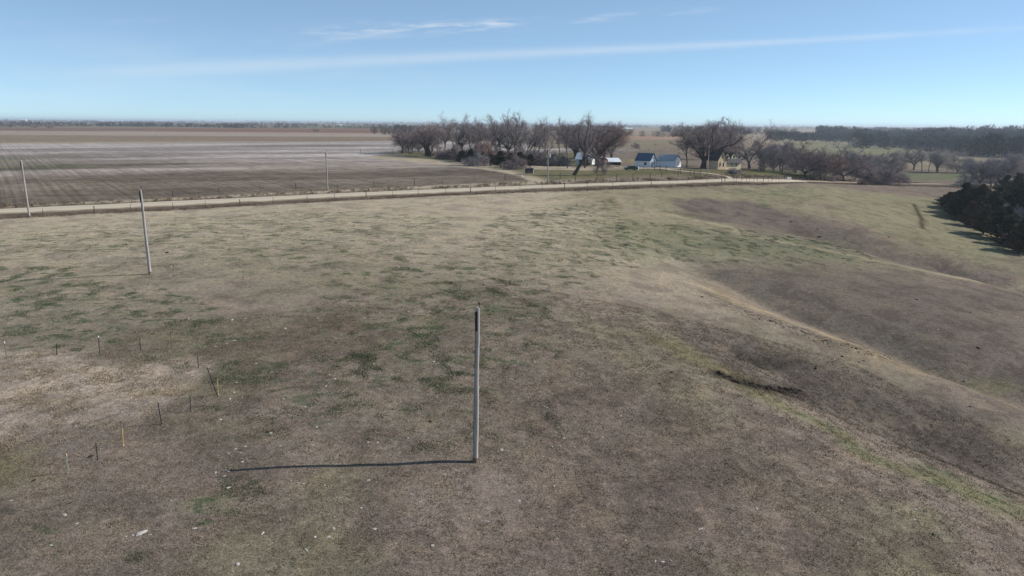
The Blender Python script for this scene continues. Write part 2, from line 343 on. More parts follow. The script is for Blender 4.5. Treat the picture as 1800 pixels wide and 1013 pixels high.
# ------------------------------------------------------------------ ground colours (albedo, with painted sun and shade on the draws, laid out on the map)
def s2l(r, g, b_, k=1.0): return np.array([((c/255+.055)/1.055)**2.4 if c > 10 else c/3294 for c in (r, g, b_)])*k
def PP(*p): return [G(*q)[:2] for q in p]
TAN = np.array((.350, .302, .238)); BROWN = np.array((.163, .134, .117)); OLIVE = np.array((.135, .130, .088)); PURP = np.array((.135, .108, .094))
def ground_attrs(x, y):
    n = len(x); D = np.hypot(x, y)
    C = np.tile(BROWN, (n, 1)); Gm = np.zeros(n); Cr = np.zeros(n); Ro = np.zeros(n)
    wx = x + (fbm(x/9, y/9, 41, 3)-.5)*9; wy = y + (fbm(x/9, y/9, 47, 3)-.5)*9
    def lay(mask, col, a=1.0):
        nonlocal C
        k = (mask*a)[:, None]; C = C*(1-k)+np.asarray(col)*k
    big = fbm(x/22, y/22, 51, 4)
    # the pasture grows paler and tanner towards the road
    lay(sstep(np.hypot(wx, wy), 40, 122)*(1-sstep(wx, 15, 45)), TAN, .88)
    lay(sstep(big, .45, .65)*(1-sstep(D, 40, 90)), BROWN*1.12)
    lay(sstep(fbm(x/11, y/11, 57, 3), .5, .66)*(1-sstep(D, 45, 110)), OLIVE, .55)
    for poly, soft, col, a in ZONES: lay(in_poly(wx, wy, poly, soft), col, a)
    for poly, soft, a in GREENS: Gm = np.maximum(Gm, in_poly(wx, wy, poly, soft)*a)
    for line, wd, col, a in LINES:
        d, t = seg_dist(wx, wy, line) if wd > 1.2 else seg_dist(x, y, line); lay(np.exp(-(d/wd)**2), col, a)
    for line, wd, a in ROUGHS:
        d, t = seg_dist(wx*.6+x*.4, wy*.6+y*.4, line); e = np.exp(-(d/wd)**2)*np.minimum(1, np.minimum(t, 1-t)*6); Ro = np.maximum(Ro, e*a)
    # beyond the home fields: a patchwork of far fields
    far = sstep(D, 560, 640) 
    u = (x*.81+y*.59); v = (-x*.59+y*.81)
    cu = 800.; iu = np.floor(u/cu); iv = np.floor(v/400. + .3)
    hsh = _hash(iu, iv, 77); pal = np.array([(.20,.16,.13),(.15,.115,.09),(.24,.20,.16),(.17,.14,.10),(.12,.13,.07),(.27,.23,.19)])
    pc = pal[(hsh*5.999).astype(int)]
    C = C*(1-far[:, None]) + pc*far[:, None]
    Cr = np.maximum(Cr, far*.5)
    # crop field
    cf = in_poly(x, y, CROP, 1.2); CW = fbm(u/140, v/40, 61, 4); CX = fbm(u/60, v/90, 67, 3)
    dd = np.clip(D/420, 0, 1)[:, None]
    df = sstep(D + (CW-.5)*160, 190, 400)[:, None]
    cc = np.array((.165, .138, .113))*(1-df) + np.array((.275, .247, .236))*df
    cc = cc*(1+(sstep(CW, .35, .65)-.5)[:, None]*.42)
    gk = (sstep(CX, .5, .68)*(1-sstep(D, 260, 420)))[:, None]*.8; cc = cc*(1-gk) + np.array((.120, .125, .078))*gk
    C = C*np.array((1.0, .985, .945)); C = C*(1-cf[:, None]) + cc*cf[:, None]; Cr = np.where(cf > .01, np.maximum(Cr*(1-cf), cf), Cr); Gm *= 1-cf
    # reddish stubble past the crop field
    for poly, soft, col, a in FARZONES:
        k = in_poly(x, y, poly, soft); lay(k, col, a)
    # road verge
    d, t = seg_dist(x, y, ROAD); sth = in_poly(x, y, ROAD + [(430,-400),(-420,-400)], .01) > .5; vg = (1-sstep(d, np.where(sth, 9.5, 7.5), np.where(sth, 11.5, 9.0)))*(1-sstep(D, 380, 480))
    lay(vg, (.105, .082, .066), .95); Gm *= 1-vg; Cr *= 1-vg
    
    return C, Gm, Cr, Ro
CROP = PP((-420,420),(0,364),(300,348),(600,334),(930,319),(905,308),(840,297),(760,289),(640,277),(700,266)) + [(60,420),(100,520),(-60,640),(-520,330)]
CROP = [p for p in CROP]
ZONES = [
  (PP((1100,420),(1000,330),(1300,326),(1480,330),(1640,350),(1560,400),(1300,395)), 8, (.215,.195,.138), .9),   # olive slope under the road
  (PP((1170,352),(1290,352),(1480,392),(1620,440),(1640,470),(1480,430),(1330,400),(1200,384)), 4, (.125,.102,.095), .9),   # brown face of the far draw, darkened to paint in its shading
  (PP((1380,352),(1560,362),(1640,470),(1560,450),(1440,385)), 6, (.200,.165,.135), .6),
  (PP((1470,345),(1590,350),(1600,365),(1500,362)), 4, (.15,.125,.115), .7),
  (PP((1500,340),(1640,348),(1800,440),(1800,486),(1600,440),(1480,380)), 6, (.190,.180,.122), .85),
  (PP((1080,395),(1290,408),(1480,432),(1580,470),(1400,475),(1200,462),(1080,440)), 10, (.150,.152,.105), .65),     # green shoulder
  (PP((1180,470),(1500,480),(1800,520),(1800,690),(1560,610),(1330,535)), 5, (.118,.102,.090), .85),  # brown far side of the middle draw, slope shading painted in
  (PP((1180,560),(1320,600),(1560,680),(1800,750),(1800,880),(1460,730),(1250,650)), 3, (.108,.092,.083), .85),  # brown far side of the near draw, shade put into the colour
  (PP((1000,560),(1180,600),(1300,690),(1150,740),(950,640)), 4, (.155,.132,.108), .6),
  (PP((980,330),(1110,340),(1180,365),(1170,385),(1040,370)), 3, (.25,.21,.16), .7),
  (PP((-60,622),(170,618),(300,628),(345,650),(330,690),(230,740),(60,790),(-60,800)), 1.2, (.330,.275,.235), .9),   # bare enclosure
  (PP((-60,700),(150,690),(260,715),(120,775),(-60,790)), 1.6, (.24,.20,.18), .7),
  (PP((-60,800),(110,800),(150,850),(60,900),(-60,900)), 1.5, (.150,.135,.075), .6),
  (PP((380,600),(640,560),(700,585),(560,640),(420,640)), 2, (.135,.108,.090), .8),
  (PP((700,690),(1000,640),(1300,760),(1500,900),(1400,1013),(900,1013),(820,860)), 5, (.136,.110,.096), .75),
]
GREENS = [
  (PP((1060,385),(1290,402),(1500,432),(1540,462),(1400,470),(1200,460),(1060,440)), 12, .75),
  (PP((820,420),(900,370),(1080,350),(1120,470),(1000,510),(900,520),(780,500)), 8, .75),
  (PP((560,480),(760,440),(950,520),(1000,620),(860,700),(600,700),(560,560)), 7, .62),
  (PP((-100,470),(160,470),(330,520),(480,600),(300,610),(-100,615)), 6, .8),
  (PP((-100,430),(100,400),(500,370),(800,380),(760,470),(400,470),(100,460)), 10, .5),
  (PP((300,640),(600,620),(900,640),(1000,760),(700,800),(380,760)), 8, .4),
  (PP((-100,860),(200,850),(330,1000),(-100,1050)), 4, .35),
  (PP((1300,335),(1420,330),(1440,355),(1340,362)), 4, .9),
  (PP((1120,352),(1160,360),(1240,380),(1240,392),(1140,372)), 2, .8),
  (PP((385,840),(440,835),(475,865),(440,885),(390,870)), .5, 1.0),
  (PP((220,965),(265,975),(240,990),(215,985)), .4, .8),
  (PP((1560,780),(1640,820),(1760,870),(1760,880),(1640,840)), 1, .9),
]
LINES = [
  (PP((1280,672),(1340,705),(1450,760),(1560,812),(1700,862),(1800,898)), 1.5, (.135,.140,.078), .75),
  (PP((1150,600),(1230,628),(1300,670)), 2, (.150,.132,.075), .7),
  (PP((1660,668),(1740,690),(1800,708)), 1.4, (.140,.140,.080), .5),
  (PP((1250,505),(1340,548),(1480,600),(1600,655)), 1.6, (.27,.22,.155), .75),  # near lip of the middle draw, its sunlit edge painted paler
  (PP((1160,374),(1290,406),(1400,428),(1560,463),(1700,490),(1800,509)), 1.7, (.29,.25,.18), .8),  # near lip of the far draw, sun on the edge painted as pale tan
  (PP((1606,358),(1618,382),(1622,402)), .45, (.05,.042,.03), .9),
  (PP((330,612),(420,600),(560,575),(640,575)), 1.5, (.120,.095,.080), .6),
  (PP((1262,657),(1300,672),(1345,684),(1405,689)), .8, (.030,.026,.022), .95),
  (PP((0,712),(180,700),(300,690)), .5, (.26,.215,.16), .7),
]
ROUGHS = [
  (PP((1262,655),(1300,672),(1350,684),(1420,690)), 1.2, 1.0),
  (PP((1230,505),(1330,555),(1420,590),(1540,622),(1680,668)), 2.2, .75),
  (PP((1180,372),(1260,388),(1320,400)), 2.4, .4),
  (PP((0,700),(120,720),(250,715)), 3.5, .16),
  (PP((400,610),(560,590),(640,580)), 3, .22),
  (PP((1606,358),(1618,382),(1623,404)), .7, 1.0),
]
FARZONES = [
  (PP((1040,300),(1300,298),(1380,305),(1330,313),(1200,313),(960,318),(880,296)), 3, (.105,.100,.052), .85),      # farmyard grass
  (PP((700,269),(860,266),(1050,270),(1050,292),(850,288),(720,278)), 4, (.085,.085,.045), .8),
  (PP((960,317),(1180,307),(1250,310),(1250,315),(1100,318),(960,323)), 2, (.19,.15,.12), .6),
  (PP((1080,293),(1200,294),(1200,297),(1085,296)), 1.2, (.42,.37,.31), .8),
  (PP((1320,296),(1400,300),(1480,313),(1400,316),(1330,307)), 3, (.10,.105,.05), .8),
  (PP((1060,281),(1195,281),(1195,287),(1060,287)), 4, (.19,.165,.10), .9),
  (PP((1380,300),(1560,304),(1720,304),(1720,316),(1560,315)), 6, (.125,.135,.080), .85),
  (PP((1600,272),(1760,270),(1760,298),(1600,298)), 8, (.22,.185,.135), .8),
]
FARZONES += [(PP((1500,262),(1600,267),(1690,275),(1810,281),(1960,289),(1960,244),(1500,240)), 12, (.05,.045,.04), .9), (PP((1430,247),(1960,252),(1960,238),(1430,235)), 15, (.05,.045,.045), .8)]
def far_band(p, col, a=1, soft=25): FARZONES.append((PP(*p), soft, col, a))
far_band(((-300,236),(700,241),(700,231),(-300,229)), (.30,.25,.215), .8)
far_band(((-300,229),(250,231),(700,233),(700,226),(-300,224)), (.155,.110,.085), .9)
far_band(((250,231),(700,235),(700,228),(250,226)), (.175,.105,.080), .9)
far_band(((1080,245),(1200,246),(1200,240),(1080,239)), (.30,.20,.15), .9, 10)
far_band(((940,262),(1210,264),(1210,247),(940,246)), (.19,.165,.12), .9, 10)
far_band(((1370,250),(1440,248),(1600,262),(1680,272),(1560,275),(1400,268)), (.17,.165,.10), .9, 8)

def build_ground():
    az = np.concatenate([np.arange(-180, -60, 3.0), np.arange(-60, -41, .5), np.arange(-41, 41, .13), np.arange(41, 60, .5), np.arange(60, 180, 3.0)])
    az = np.radians(az); na = len(az)
    inv = np.concatenate([np.linspace(1/4, 1/24, 30)[:-1], np.linspace(1/24, 1/60, 170)[:-1], np.linspace(1/60, 1/400, 330)[:-1], np.linspace(1/400, 1/30000, 110)])
    rad = 1/inv; nr = len(rad)
    X = np.outer(rad, np.sin(az)); Y = np.outer(rad, np.cos(az)); Z = H(X, Y)
    V = np.stack([X, Y, Z], -1).reshape(-1, 3)
    i = np.arange(nr-1)[:, None]; j = np.arange(na)[None]; j2 = (j+1) % na
    Q = np.stack([i*na+j, i*na+j2, (i+1)*na+j2, (i+1)*na+j], -1).reshape(-1, 4)[:, ::-1]
    C, Gm, Cr, Ro = ground_attrs(V[:, 0], V[:, 1])
    cen = V[:, :2][Q].mean(1)
    inc = in_poly(cen[:, 0], cen[:, 1], CROP, .01) > .5
    D = np.hypot(cen[:, 0], cen[:, 1]); dr, _ = seg_dist(cen[:, 0], cen[:, 1], ROAD)
    south = in_poly(cen[:, 0], cen[:, 1], ROAD + [(400,-400),(-420,-400)], .01) > .5
    m = ground_mat(); global Z_MIN; Z_MIN = float(Z.min())
    def sub(name, sel, extra=None):
        q = Q[sel]; used = np.unique(q); mp = np.full(len(V), -1); mp[used] = np.arange(len(used)); vv = V[used]; qq = mp[q]
        col = np.c_[C, np.ones(len(C))][used]; ms = np.c_[Gm, Cr, Ro, np.ones(len(C))][used]
        if extra is not None: pass
        me = quads(name, vv, qq, m, True)
        a = me.attributes.new('base', 'FLOAT_COLOR', 'POINT'); a.data.foreach_set('color', col.astype(np.float32).ravel())
        a = me.attributes.new('masks', 'FLOAT_COLOR', 'POINT'); a.data.foreach_set('color', ms.astype(np.float32).ravel())
        o = link(name, me); tag(o, kind='structure'); return o
    sub('pasture', south & ~inc); sub('crop_field', inc); sub('ground', ~south & ~inc)
    # centre disc under the camera
    k = 0; cz = Hs(0, 0); ring = V[:na]
    vv = np.vstack([ring, [[0, 0, cz]]]); F = [(j, (j+1) % na, na) for j in range(na)]
    me = quads('ground_below', vv, np.array(F)[:, ::-1], m, True); o = link('ground', me); tag(o, kind='structure')
    a = me.attributes.new('base', 'FLOAT_COLOR', 'POINT'); a.data.foreach_set('color', np.tile(np.r_[BROWN, 1], (len(vv), 1)).astype(np.float32).ravel())
build_ground()

# ------------------------------------------------------------------ gravel road and farm lane
def smooth_line(pts, step):
    P = np.asarray(pts, float); L = np.hypot(*(P[1:]-P[:-1]).T); cum = np.r_[0, np.cumsum(L)]; s = np.arange(0, cum[-1], step)
    q = np.c_[np.interp(s, cum, P[:, 0]), np.interp(s, cum, P[:, 1])]
    k = max(1, int(8/step)); ker = np.ones(2*k+1)/(2*k+1)
    pad = np.vstack([np.repeat(q[:1], k, 0), q, np.repeat(q[-1:], k, 0)])
    return np.c_[np.convolve(pad[:, 0], ker, 'valid'), np.convolve(pad[:, 1], ker, 'valid')]
def gravel_mat(name, col, edge, hw):
    m, nt, b = new_mat(name, 1.0); N = nt.nodes; L = nt.links; b.inputs['Specular IOR Level'].default_value = 0
    g = N.new('ShaderNodeNewGeometry'); a = N.new('ShaderNodeAttribute'); a.attribute_name = 'across'
    n1 = N.new('ShaderNodeTexNoise'); n1.inputs['Scale'].default_value = 8; n1.inputs['Detail'].default_value = 8; n1.inputs['Roughness'].default_value = .8; L.new(g.outputs['Position'], n1.inputs['Vector'])
    n2 = N.new('ShaderNodeTexNoise'); n2.inputs['Scale'].default_value = .3; n2.inputs['Detail'].default_value = 4; L.new(g.outputs['Position'], n2.inputs['Vector'])
    def mr(v, a_, b_, c, d):
        n = N.new('ShaderNodeMapRange'); L.new(v, n.inputs[0]); n.inputs[1].default_value = a_; n.inputs[2].default_value = b_; n.inputs[3].default_value = c; n.inputs[4].default_value = d; return n.outputs[0]
    # wheel tracks are packed paler: |across| near .4
    ms = N.new('ShaderNodeMath'); ms.operation = 'PINGPONG'; L.new(a.outputs['Fac'], ms.inputs[0]); ms.inputs[1].default_value = .5
    e = N.new('ShaderNodeMath'); e.operation = 'ABSOLUTE'; L.new(a.outputs['Fac'], e.inputs[0])
    ad = N.new('ShaderNodeMath'); ad.operation = 'ADD'; L.new(e.outputs[0], ad.inputs[0]); L.new(mr(n2.outputs['Fac'], .3, .7, -.14, .14), ad.inputs[1])
    mx = N.new('ShaderNodeMix'); mx.data_type = 'RGBA'; L.new(mr(ad.outputs[0], .78, 1.0, 0, 1), mx.inputs[0]); mx.inputs[6].default_value = col+(1,); mx.inputs[7].default_value = edge+(1,)
    sc = N.new('ShaderNodeVectorMath'); sc.operation = 'SCALE'; L.new(mx.outputs[2], sc.inputs[0])
    t = N.new('ShaderNodeMath'); t.operation = 'MULTIPLY'; L.new(mr(n1.outputs['Fac'], .3, .7, .8, 1.2), t.inputs[0]); L.new(mr(ms.outputs[0], 0, .5, .92, 1.08), t.inputs[1])
    L.new(t.outputs[0], sc.inputs['Scale']); L.new(sc.outputs[0], b.inputs['Base Color'])
    return m
def strip(name, pts, hw, mat, zf, lift=.12, step=1.5, crown=.12):
    q = smooth_line(pts, step); t = np.gradient(q, axis=0); t /= np.linalg.norm(t, axis=1)[:, None]; nrm = np.c_[-t[:, 1], t[:, 0]]
    ac = np.array([-1.08, -1, -.6, -.2, .2, .6, 1, 1.08]); V = []; A = []
    for i, (p, n) in enumerate(zip(q, nrm)):
        wob = 1 + (vnoise(np.array([i*.25]), np.array([3.0]), 5)[0]-.5)*.16
        for a_ in ac:
            xy = p + n*hw*a_*wob; z = zf(xy[0], xy[1]); edge = abs(a_) > 1.05
            V.append((xy[0], xy[1], z + (lift + crown*(1-min(1, abs(a_))**2) if not edge else -.25))); A.append(a_)
    V = np.array(V); nr = len(q); k = len(ac)
    i = np.arange(nr-1)[:, None]; j = np.arange(k-1)[None]
    Q = np.stack([i*k+j, (i+1)*k+j, (i+1)*k+j+1, i*k+j+1], -1).reshape(-1, 4)[:, ::-1]
    me = quads(name, V, Q, mat, True); at_ = me.attributes.new('across', 'FLOAT', 'POINT'); at_.data.foreach_set('value', np.array(A, dtype=np.float32))
    # normals up
    if me.polygons[len(me.polygons)//2].normal.z < 0: me.flip_normals()
    o = link(name, me); tag(o, kind='structure'); return o
def road_z(x, y): return float(np.interp(x, [-420, -86, 29, 62, 82, 102, 120, 135, 162, 186, 230, 330, 430], [0, 0, 0, -.2, -1.9, -3.7, -5.3, -6.3, -7.9, -9.0, -10.5, -12, -13])) - .08
i_ = ROAD.index((80,226))
strip('dirt_track', ROAD[i_:], 2.3, gravel_mat('track_dirt', (.27, .215, .165), (.17, .135, .10), 2.3), road_z, .07)
strip('gravel_road', ROAD[:i_+2], 3.9, gravel_mat('gravel', (.42, .365, .285), (.24, .19, .14), 3.9), road_z, .10)
LANE = [(70,206),(74,214),(70,226),(63,240)] 
lane = PP((1300,315),(1275,309),(1240,306),(1205,303),(1180,299),(1150,297),(1120,297.5),(1090,293))
strip('farm_lane', lane, 2.0, gravel_mat('lane_gravel', (.34, .28, .215), (.22, .18, .13), 2), lambda x, y: Hs(x, y), .13, 1.5, .03)

# ------------------------------------------------------------------ utility poles and wires
wood_grey = simple_mat('weathered_pole_wood', (.33,.305,.285), .8, .3, 2.0, stretch=(6,6,.5), bump=.4)
wood_foot = simple_mat('brown_pole_foot', (.17,.12,.09), .9, .3, 3)
dark_metal = simple_mat('dark_metal', (.03,.03,.035), .5, .2, 8, metal=.3)
porcelain = simple_mat('porcelain', (.10,.06,.045), .3, .1, 5, spec=.5)
galv = simple_mat('galvanised_steel', (.45,.46,.47), .45, .12, 4, metal=.4)
def pole(base_px, top_px, label, transformer=False, bolts=True, r=.15, crossarm=False):
    b = G(*base_px); d = ray(*top_px); t = b[1]/d[1]; T = (d[0]*t, b[1], CAM_Z+d[2]*t)
    root = empty('utility_pole', b); tag(root, label, 'utility pole', 'wooden utility poles')
    v = Vector((T[0]-b[0], 0, T[2]-b[2])); h = v.length; ax = v.normalized()
    m = MB(); n = 9; m.tube([ax*(-.4)] + [ax*(h*k/n)+Vector((.012*math.sin(k*1.3+b[0]), .012*math.cos(k), 0)) for k in range(n+1)], [r*1.04]+[r*(1-.32*k/n) for k in range(n+1)], 14)
    m.build('shaft', wood_grey, root, smooth=False)
    m = MB(); m.tube([ax*(-.1), ax*.28], [r*1.05, r*1.03], 14); m.build('foot_collar', wood_foot, root)
    top = ax*h; m = MB(); m.tube([top+Vector((r*.55,0,-.35)), top+Vector((r*.55,0,.18))], .018, 6); m.build('pin', dark_metal, root)
    m = MB(); c = top+Vector((r*.55,0,.16)); m.tube([c, c+Vector((0,0,.05)), c+Vector((0,0,.09)), c+Vector((0,0,.14)), c+Vector((0,0,.19))], [.05,.085,.055,.075,.03], 12); ins = m.build('insulator', porcelain, root, smooth=True)
    m = MB(); c = top - ax*.95 + Vector((-r*.5,-r*.45,0)); m.box(c.x-.06, c.y-.05, c.z-.35, c.x+.07, c.y+.05, c.z+.75); m.build('bracket', dark_metal, root)
    m = MB(); c = top - ax*2.2; m.tube([c+Vector((-r-.03,0,0)), c+Vector((r+.05,0,0))], .015, 6); m.build('bolt', dark_metal, root)
    m = MB(); m.tube([ax*(h*.02)+Vector((-r*1.0,-r*.2,0)), ax*(h*.9)+Vector((-r*.74,-r*.2,0))], .012, 5); m.build('ground_wire', dark_metal, root)
    if transformer:
        m = MB(); c = ax*(h*.74)+Vector((.42,-.18,0)); m.tube([c, c+Vector((0,0,.06)), c+Vector((0,0,1.0)), c+Vector((0,0,1.08))], [.2,.26,.26,.18], 16)
        tr = m.build('transformer', galv, root, smooth=False)
        for sx in (-.1, .1):
            q = MB(); q.tube([c+Vector((sx,0,1.05)), c+Vector((sx,0,1.28))], [.045,.03], 8); q.build('bushing', porcelain, tr)
        m = MB(); m.box(.1,-.32,.9,.55,-.2,1.7); m.build('meter_box', galv, root)
    return (b[0]+top.x+r*.55, b[1]+top.y, b[2]+top.z+.3), (b[0]+ax.x*h*.86, b[1], b[2]+ax.z*h*.86)
P1 = pole((836,812),(840,541),'largest and nearest wooden pole, standing alone with a long shadow')
P2 = pole((264,482),(247,333),'grey wooden pole in mid pasture at left, leaning slightly left')
P3 = pole((52,382),(37,282),'leaning grey pole standing on the near verge of the gravel road at the far left')
P4 = pole((576,335),(573,267),'slim pale pole at the crop field edge just beyond the gravel road')
P5 = pole((963,321),(963,262),'roadside pole carrying a pale cylindrical transformer, in front of the bare grove', transformer=True)
P6 = pole((1243,309),(1247,256),'grey pole standing by the farm lane left of the yellow house')
wire_mat = simple_mat('aluminium_wire', (.22,.22,.22), .6, .1, 3, metal=0)
def wire(a, b, sag, label, r=.0055):
    a = Vector(a); b = Vector(b); m = MB(); n = 16
    pts = [a.lerp(b, k/n) - Vector((0,0,sag*4*(k/n)*(1-k/n))) for k in range(n+1)]
    o = m.tube(pts, r, 5) or m.build('overhead_wire', wire_mat); tag(o, label, 'wire', 'overhead wires along the road')
for nm, k, w in (('upper', 0, .6), ('lower', 1, .7)):
    wire(P4[k], P5[k], w, f'{nm} overhead wire strung from the field edge pole to the transformer pole')
    wire(P5[k], P6[k], w, f'{nm} overhead wire strung from the transformer pole to the farm lane pole')
far_pole = MB(); b = G(271,235); 
for px, py, ht in ((271,235,9.0), (1150,291,9.0)):
    b = G(px, py); root = empty('utility_pole', b)
    tag(root, 'tiny pale pole far out in the fields on the left' if px < 500 else 'thin pole rising behind the garage with the dark blue roof', 'utility pole', 'wooden utility poles')
    m = MB(); m.tube([(0,0,-.3),(0,0,ht)], [.16,.11], 8); m.build('shaft', wood_grey, root)
    m = MB(); m.box(-.9,-.06,ht-.5,.9,.06,ht-.36); m.build('crossarm', wood_grey, root)

# ------------------------------------------------------------------ fences
post_dark = simple_mat('dark_post_steel', (.035,.038,.04), .6, .3, 9)
post_wood = simple_mat('fence_post_wood', (.075,.06,.05), .9, .35, 7, stretch=(3,3,.6))
post_rust = simple_mat('rusty_post', (.22,.09,.055), .8, .3, 7)
post_yel = simple_mat('yellow_post', (.46,.34,.16), .5, .12, 6)
post_grn = simple_mat('pale_green_post', (.34,.42,.36), .6, .2, 6)
post_mid = simple_mat('faded_green_post', (.10,.13,.11), .6, .3, 6)
white_paint = simple_mat('white_paint', (.75,.75,.73), .5, .06, 6)
barb = simple_mat('barbed_wire', (.13,.12,.115), .6, .2, 6, metal=.3)
rng = random.Random(7)
def post_mesh(kind, h=1.3):
    m = MB()
    if kind == 't':
        m.box(-.03,-.006,-.2,.03,.006,h); m.box(-.006,.006,-.2,.006,.04,h)
        for k in range(8): z = .25+k*(h-.35)/8; m.box(-.012,-.02,z,.012,-.006,z+.02)
    else:
        m.tube([(0,0,-.2),(.01,0,h*.5),(0,0,h)], [.075,.07,.062], 9)
    return m
_pm = {}
def get_post(kind, mat, h):
    key = (kind, mat.name, h)
    if key not in _pm: _pm[key] = post_mesh(kind, h).mesh('post', mat)
    return _pm[key]
def fence(label, pts_px, spacing, group=None, every=4, h=1.3, wires=(.45,.8,1.1), wire_r=.0045):
    P = [G(*p)[:2] for p in pts_px]; P = np.array(P); L = np.hypot(*(P[1:]-P[:-1]).T); cum = np.r_[0, np.cumsum(L)]
    n = int(cum[-1]/spacing); root = None; prev = None; wm = MB()
    for k in range(n+1):
        s = min(k*spacing + rng.uniform(-.5, .5)*spacing*.18, cum[-1]); x = float(np.interp(s, cum, P[:, 0])); y = float(np.interp(s, cum, P[:, 1])); z = Hs(x, y)
        if root is None: root = empty('wire_fence', (x, y, z)); o0 = Vector((x, y, z)); tag(root, label, 'fence', group)
        wood = k % every == 0; hh = h*(1.12 if wood else 1.0)
        o = link('post', get_post('w' if wood else 't', post_wood if wood else post_dark, h), root, Vector((x, y, z))-o0)
        o.rotation_euler = (rng.uniform(-.06,.06), rng.uniform(-.07,.07), rng.uniform(0, 3)); o.scale = (1.15,1.15,rng.uniform(.85,1.2)*(1.1 if wood else 1))
        cur = Vector((x, y, z))-o0
        if prev is not None:
            for w in wires: wm.tube([prev+Vector((0,0,w)), cur+Vector((0,0,w))], wire_r, 3, False)
        prev = cur
    wm.build('wires', barb, root)
G_F = 'wire fences on posts'
fence('long post and wire fence running along the near side of the gravel road', [(-190,400),(17,385),(102,380),(254,372),(444,360),(604,349),(740,343),(945,333),(1080,331),(1185,327),(1290,321),(1345,320)], 6.3, G_F)
fence('sparse post and wire fence on the crop field side of the gravel road', [(300,347),(450,338),(560,333),(711,327),(800,322),(905,316)], 9, G_F, 3)
fence('short wire fence at the crop field corner left of the bare grove', [(634,270),(668,269),(700,269),(730,270)], 9, G_F, 2, 1.6)
fence('roadside fence of dark wooden posts in front of the farmyard', [(985,314),(1010,318),(1066,318),(1102,317),(1144,314),(1166,311),(1199,311),(1227,308),(1236,312)], 6.0, G_F, 1, 1.5)
fence('fence of dark posts along the back of the farmyard lot', [(1130,298),(1152,300),(1171,303),(1190,305),(1208,309),(1225,310)], 6.0, G_F, 1, 1.7)
fence('wire fence leading away past the lane mouth to the brushy trees', [(1274,320),(1333,319),(1351,320),(1380,317),(1430,318)], 5.5, G_F, 2, 1.5)
fence('far wire fence crossing the fields behind the garages', [(1100,266),(1160,266),(1215,267),(1330,266)], 20, G_F, 1, 1.5)

# loose posts round the bare patch, left foreground
TP = [((12,631),(8,601),post_mid,'green steel post with a white top, at the left edge of the bare patch',1),
 ((100,624),(100,604),post_dark,'short black steel post second from the left at the back of the bare patch',0),
 ((175.5,621),(173,591),post_dark,'dark steel post with a pale tip at the back of the bare patch',1),
 ((247,616),(246,594),post_dark,'black steel post with a dark knot halfway up, back of the bare patch',2),
 ((302,613),(300,582),post_mid,'thin faded green post just left of the far yellow post',0),
 ((329.5,632),(327,609),post_yel,'yellow post at the far corner of the bare patch',0),
 ((349,647),(347,627),post_dark,'short black post just right of the far yellow post',0),
 ((382.5,698),(364,647),post_dark,'long black post leaning steeply to the left at the right corner of the bare patch',0),
 ((384,695),(382,667),post_yel,'yellow post touching the foot of the leaning black post',0),
 ((336,724),(334,696),post_dark,'black steel post standing between the two leaning dark posts',0),
 ((284,746),(277,708),post_dark,'leaning dark post nearest the camera, right side of the bare patch',0),
 ((217,784),(215,753),post_yel,'nearest yellow post, standing by itself before the bare patch',0),
 ((172,808),(169,778),post_dark,'black steel post between the nearest yellow post and the pale green post',0),
 ((120.5,832),(115.5,798),post_grn,'pale blue green post with a yellowish top, nearest to the camera',3)]
for bp_, tp, mat, lab, cap in TP:
    b = G(*bp_); d = ray(*tp); t = b[1]/d[1]; T = Vector((d[0]*t-b[0], 0, CAM_Z+d[2]*t-b[2])); h = T.length
    root = empty('steel_post', b); tag(root, lab, 'fence post', 'loose steel posts around the bare patch'); root.rotation_euler = T.to_track_quat('Z','Y').to_euler()
    m = MB(); w = .022; m.box(-w,-.006,-.25,w,.006,h); m.box(-.006,.006,-.25,.006,.038,h)
    for k in range(9): z = .12+k*(h-.15)/9; m.box(-.01,-.018,z,.01,-.006,z+.018)
    m.build('shaft', mat, root)
    m = MB(); m.box(-.055,-.016,-.08,.055,-.0065,.06); m.build('anchor_plate', mat, root)
    if cap in (1, 3):
        m = MB(); m.box(-w-.006,-.012,h-.12,w+.006,.042,h+.012); m.build('cap', white_paint if cap == 1 else post_yel, root)
    if cap == 2:
        m = MB(); m.tube([(-.09,0,h*.42),(-.03,.02,h*.5),(.06,.01,h*.46)], [.02,.06,.03], 6); m.build('wire_knot', post_dark, root)

# ------------------------------------------------------------------ loose stones and clods
stone_mat = simple_mat('pale_limestone', (.37,.345,.315), .95, .22, 14, bump=.6)
rust_mat = simple_mat('rust_brown_clod', (.17,.105,.06), .95, .3, 14, bump=.6)
dung_mat = simple_mat('dark_clod', (.028,.021,.017), 1, .4, 12, bump=.8)
def lump_mesh(seed, name, mat, flat=.35, rough=.35):
    r = random.Random(seed); V = []; F = []; nu, nv = 9, 5
    ph = [r.uniform(0, 6.28) for _ in range(6)]
    for j in range(nv):
        th = (j/(nv-1))*math.pi*.52
        for i in range(nu):
            a = 2*math.pi*i/nu; k = 1+rough*(.5*math.sin(2*a+ph[0])+.35*math.sin(3*a+ph[1]+j)+.25*r.uniform(-1, 1))
            V.append((math.sin(th)*math.cos(a)*k, math.sin(th)*math.sin(a)*k*.75, flat*math.cos(th)*(1+.3*r.uniform(-1, 1)) - (.12 if j == nv-1 else 0)))
    for j in range(nv-1):
        for i in range(nu): F.append((j*nu+i, (j+1)*nu+i, (j+1)*nu+(i+1) % nu, j*nu+(i+1) % nu))
    m = MB(); m.add(V, F); return m.mesh(name, mat)
stones = [lump_mesh(s, 'stone', stone_mat) for s in range(7)]
clods = [lump_mesh(50+s, 'clod', dung_mat, .6, .6) for s in range(4)]
rusts = [lump_mesh(80+s, 'rust_clod', rust_mat, .4, .5) for s in range(2)]
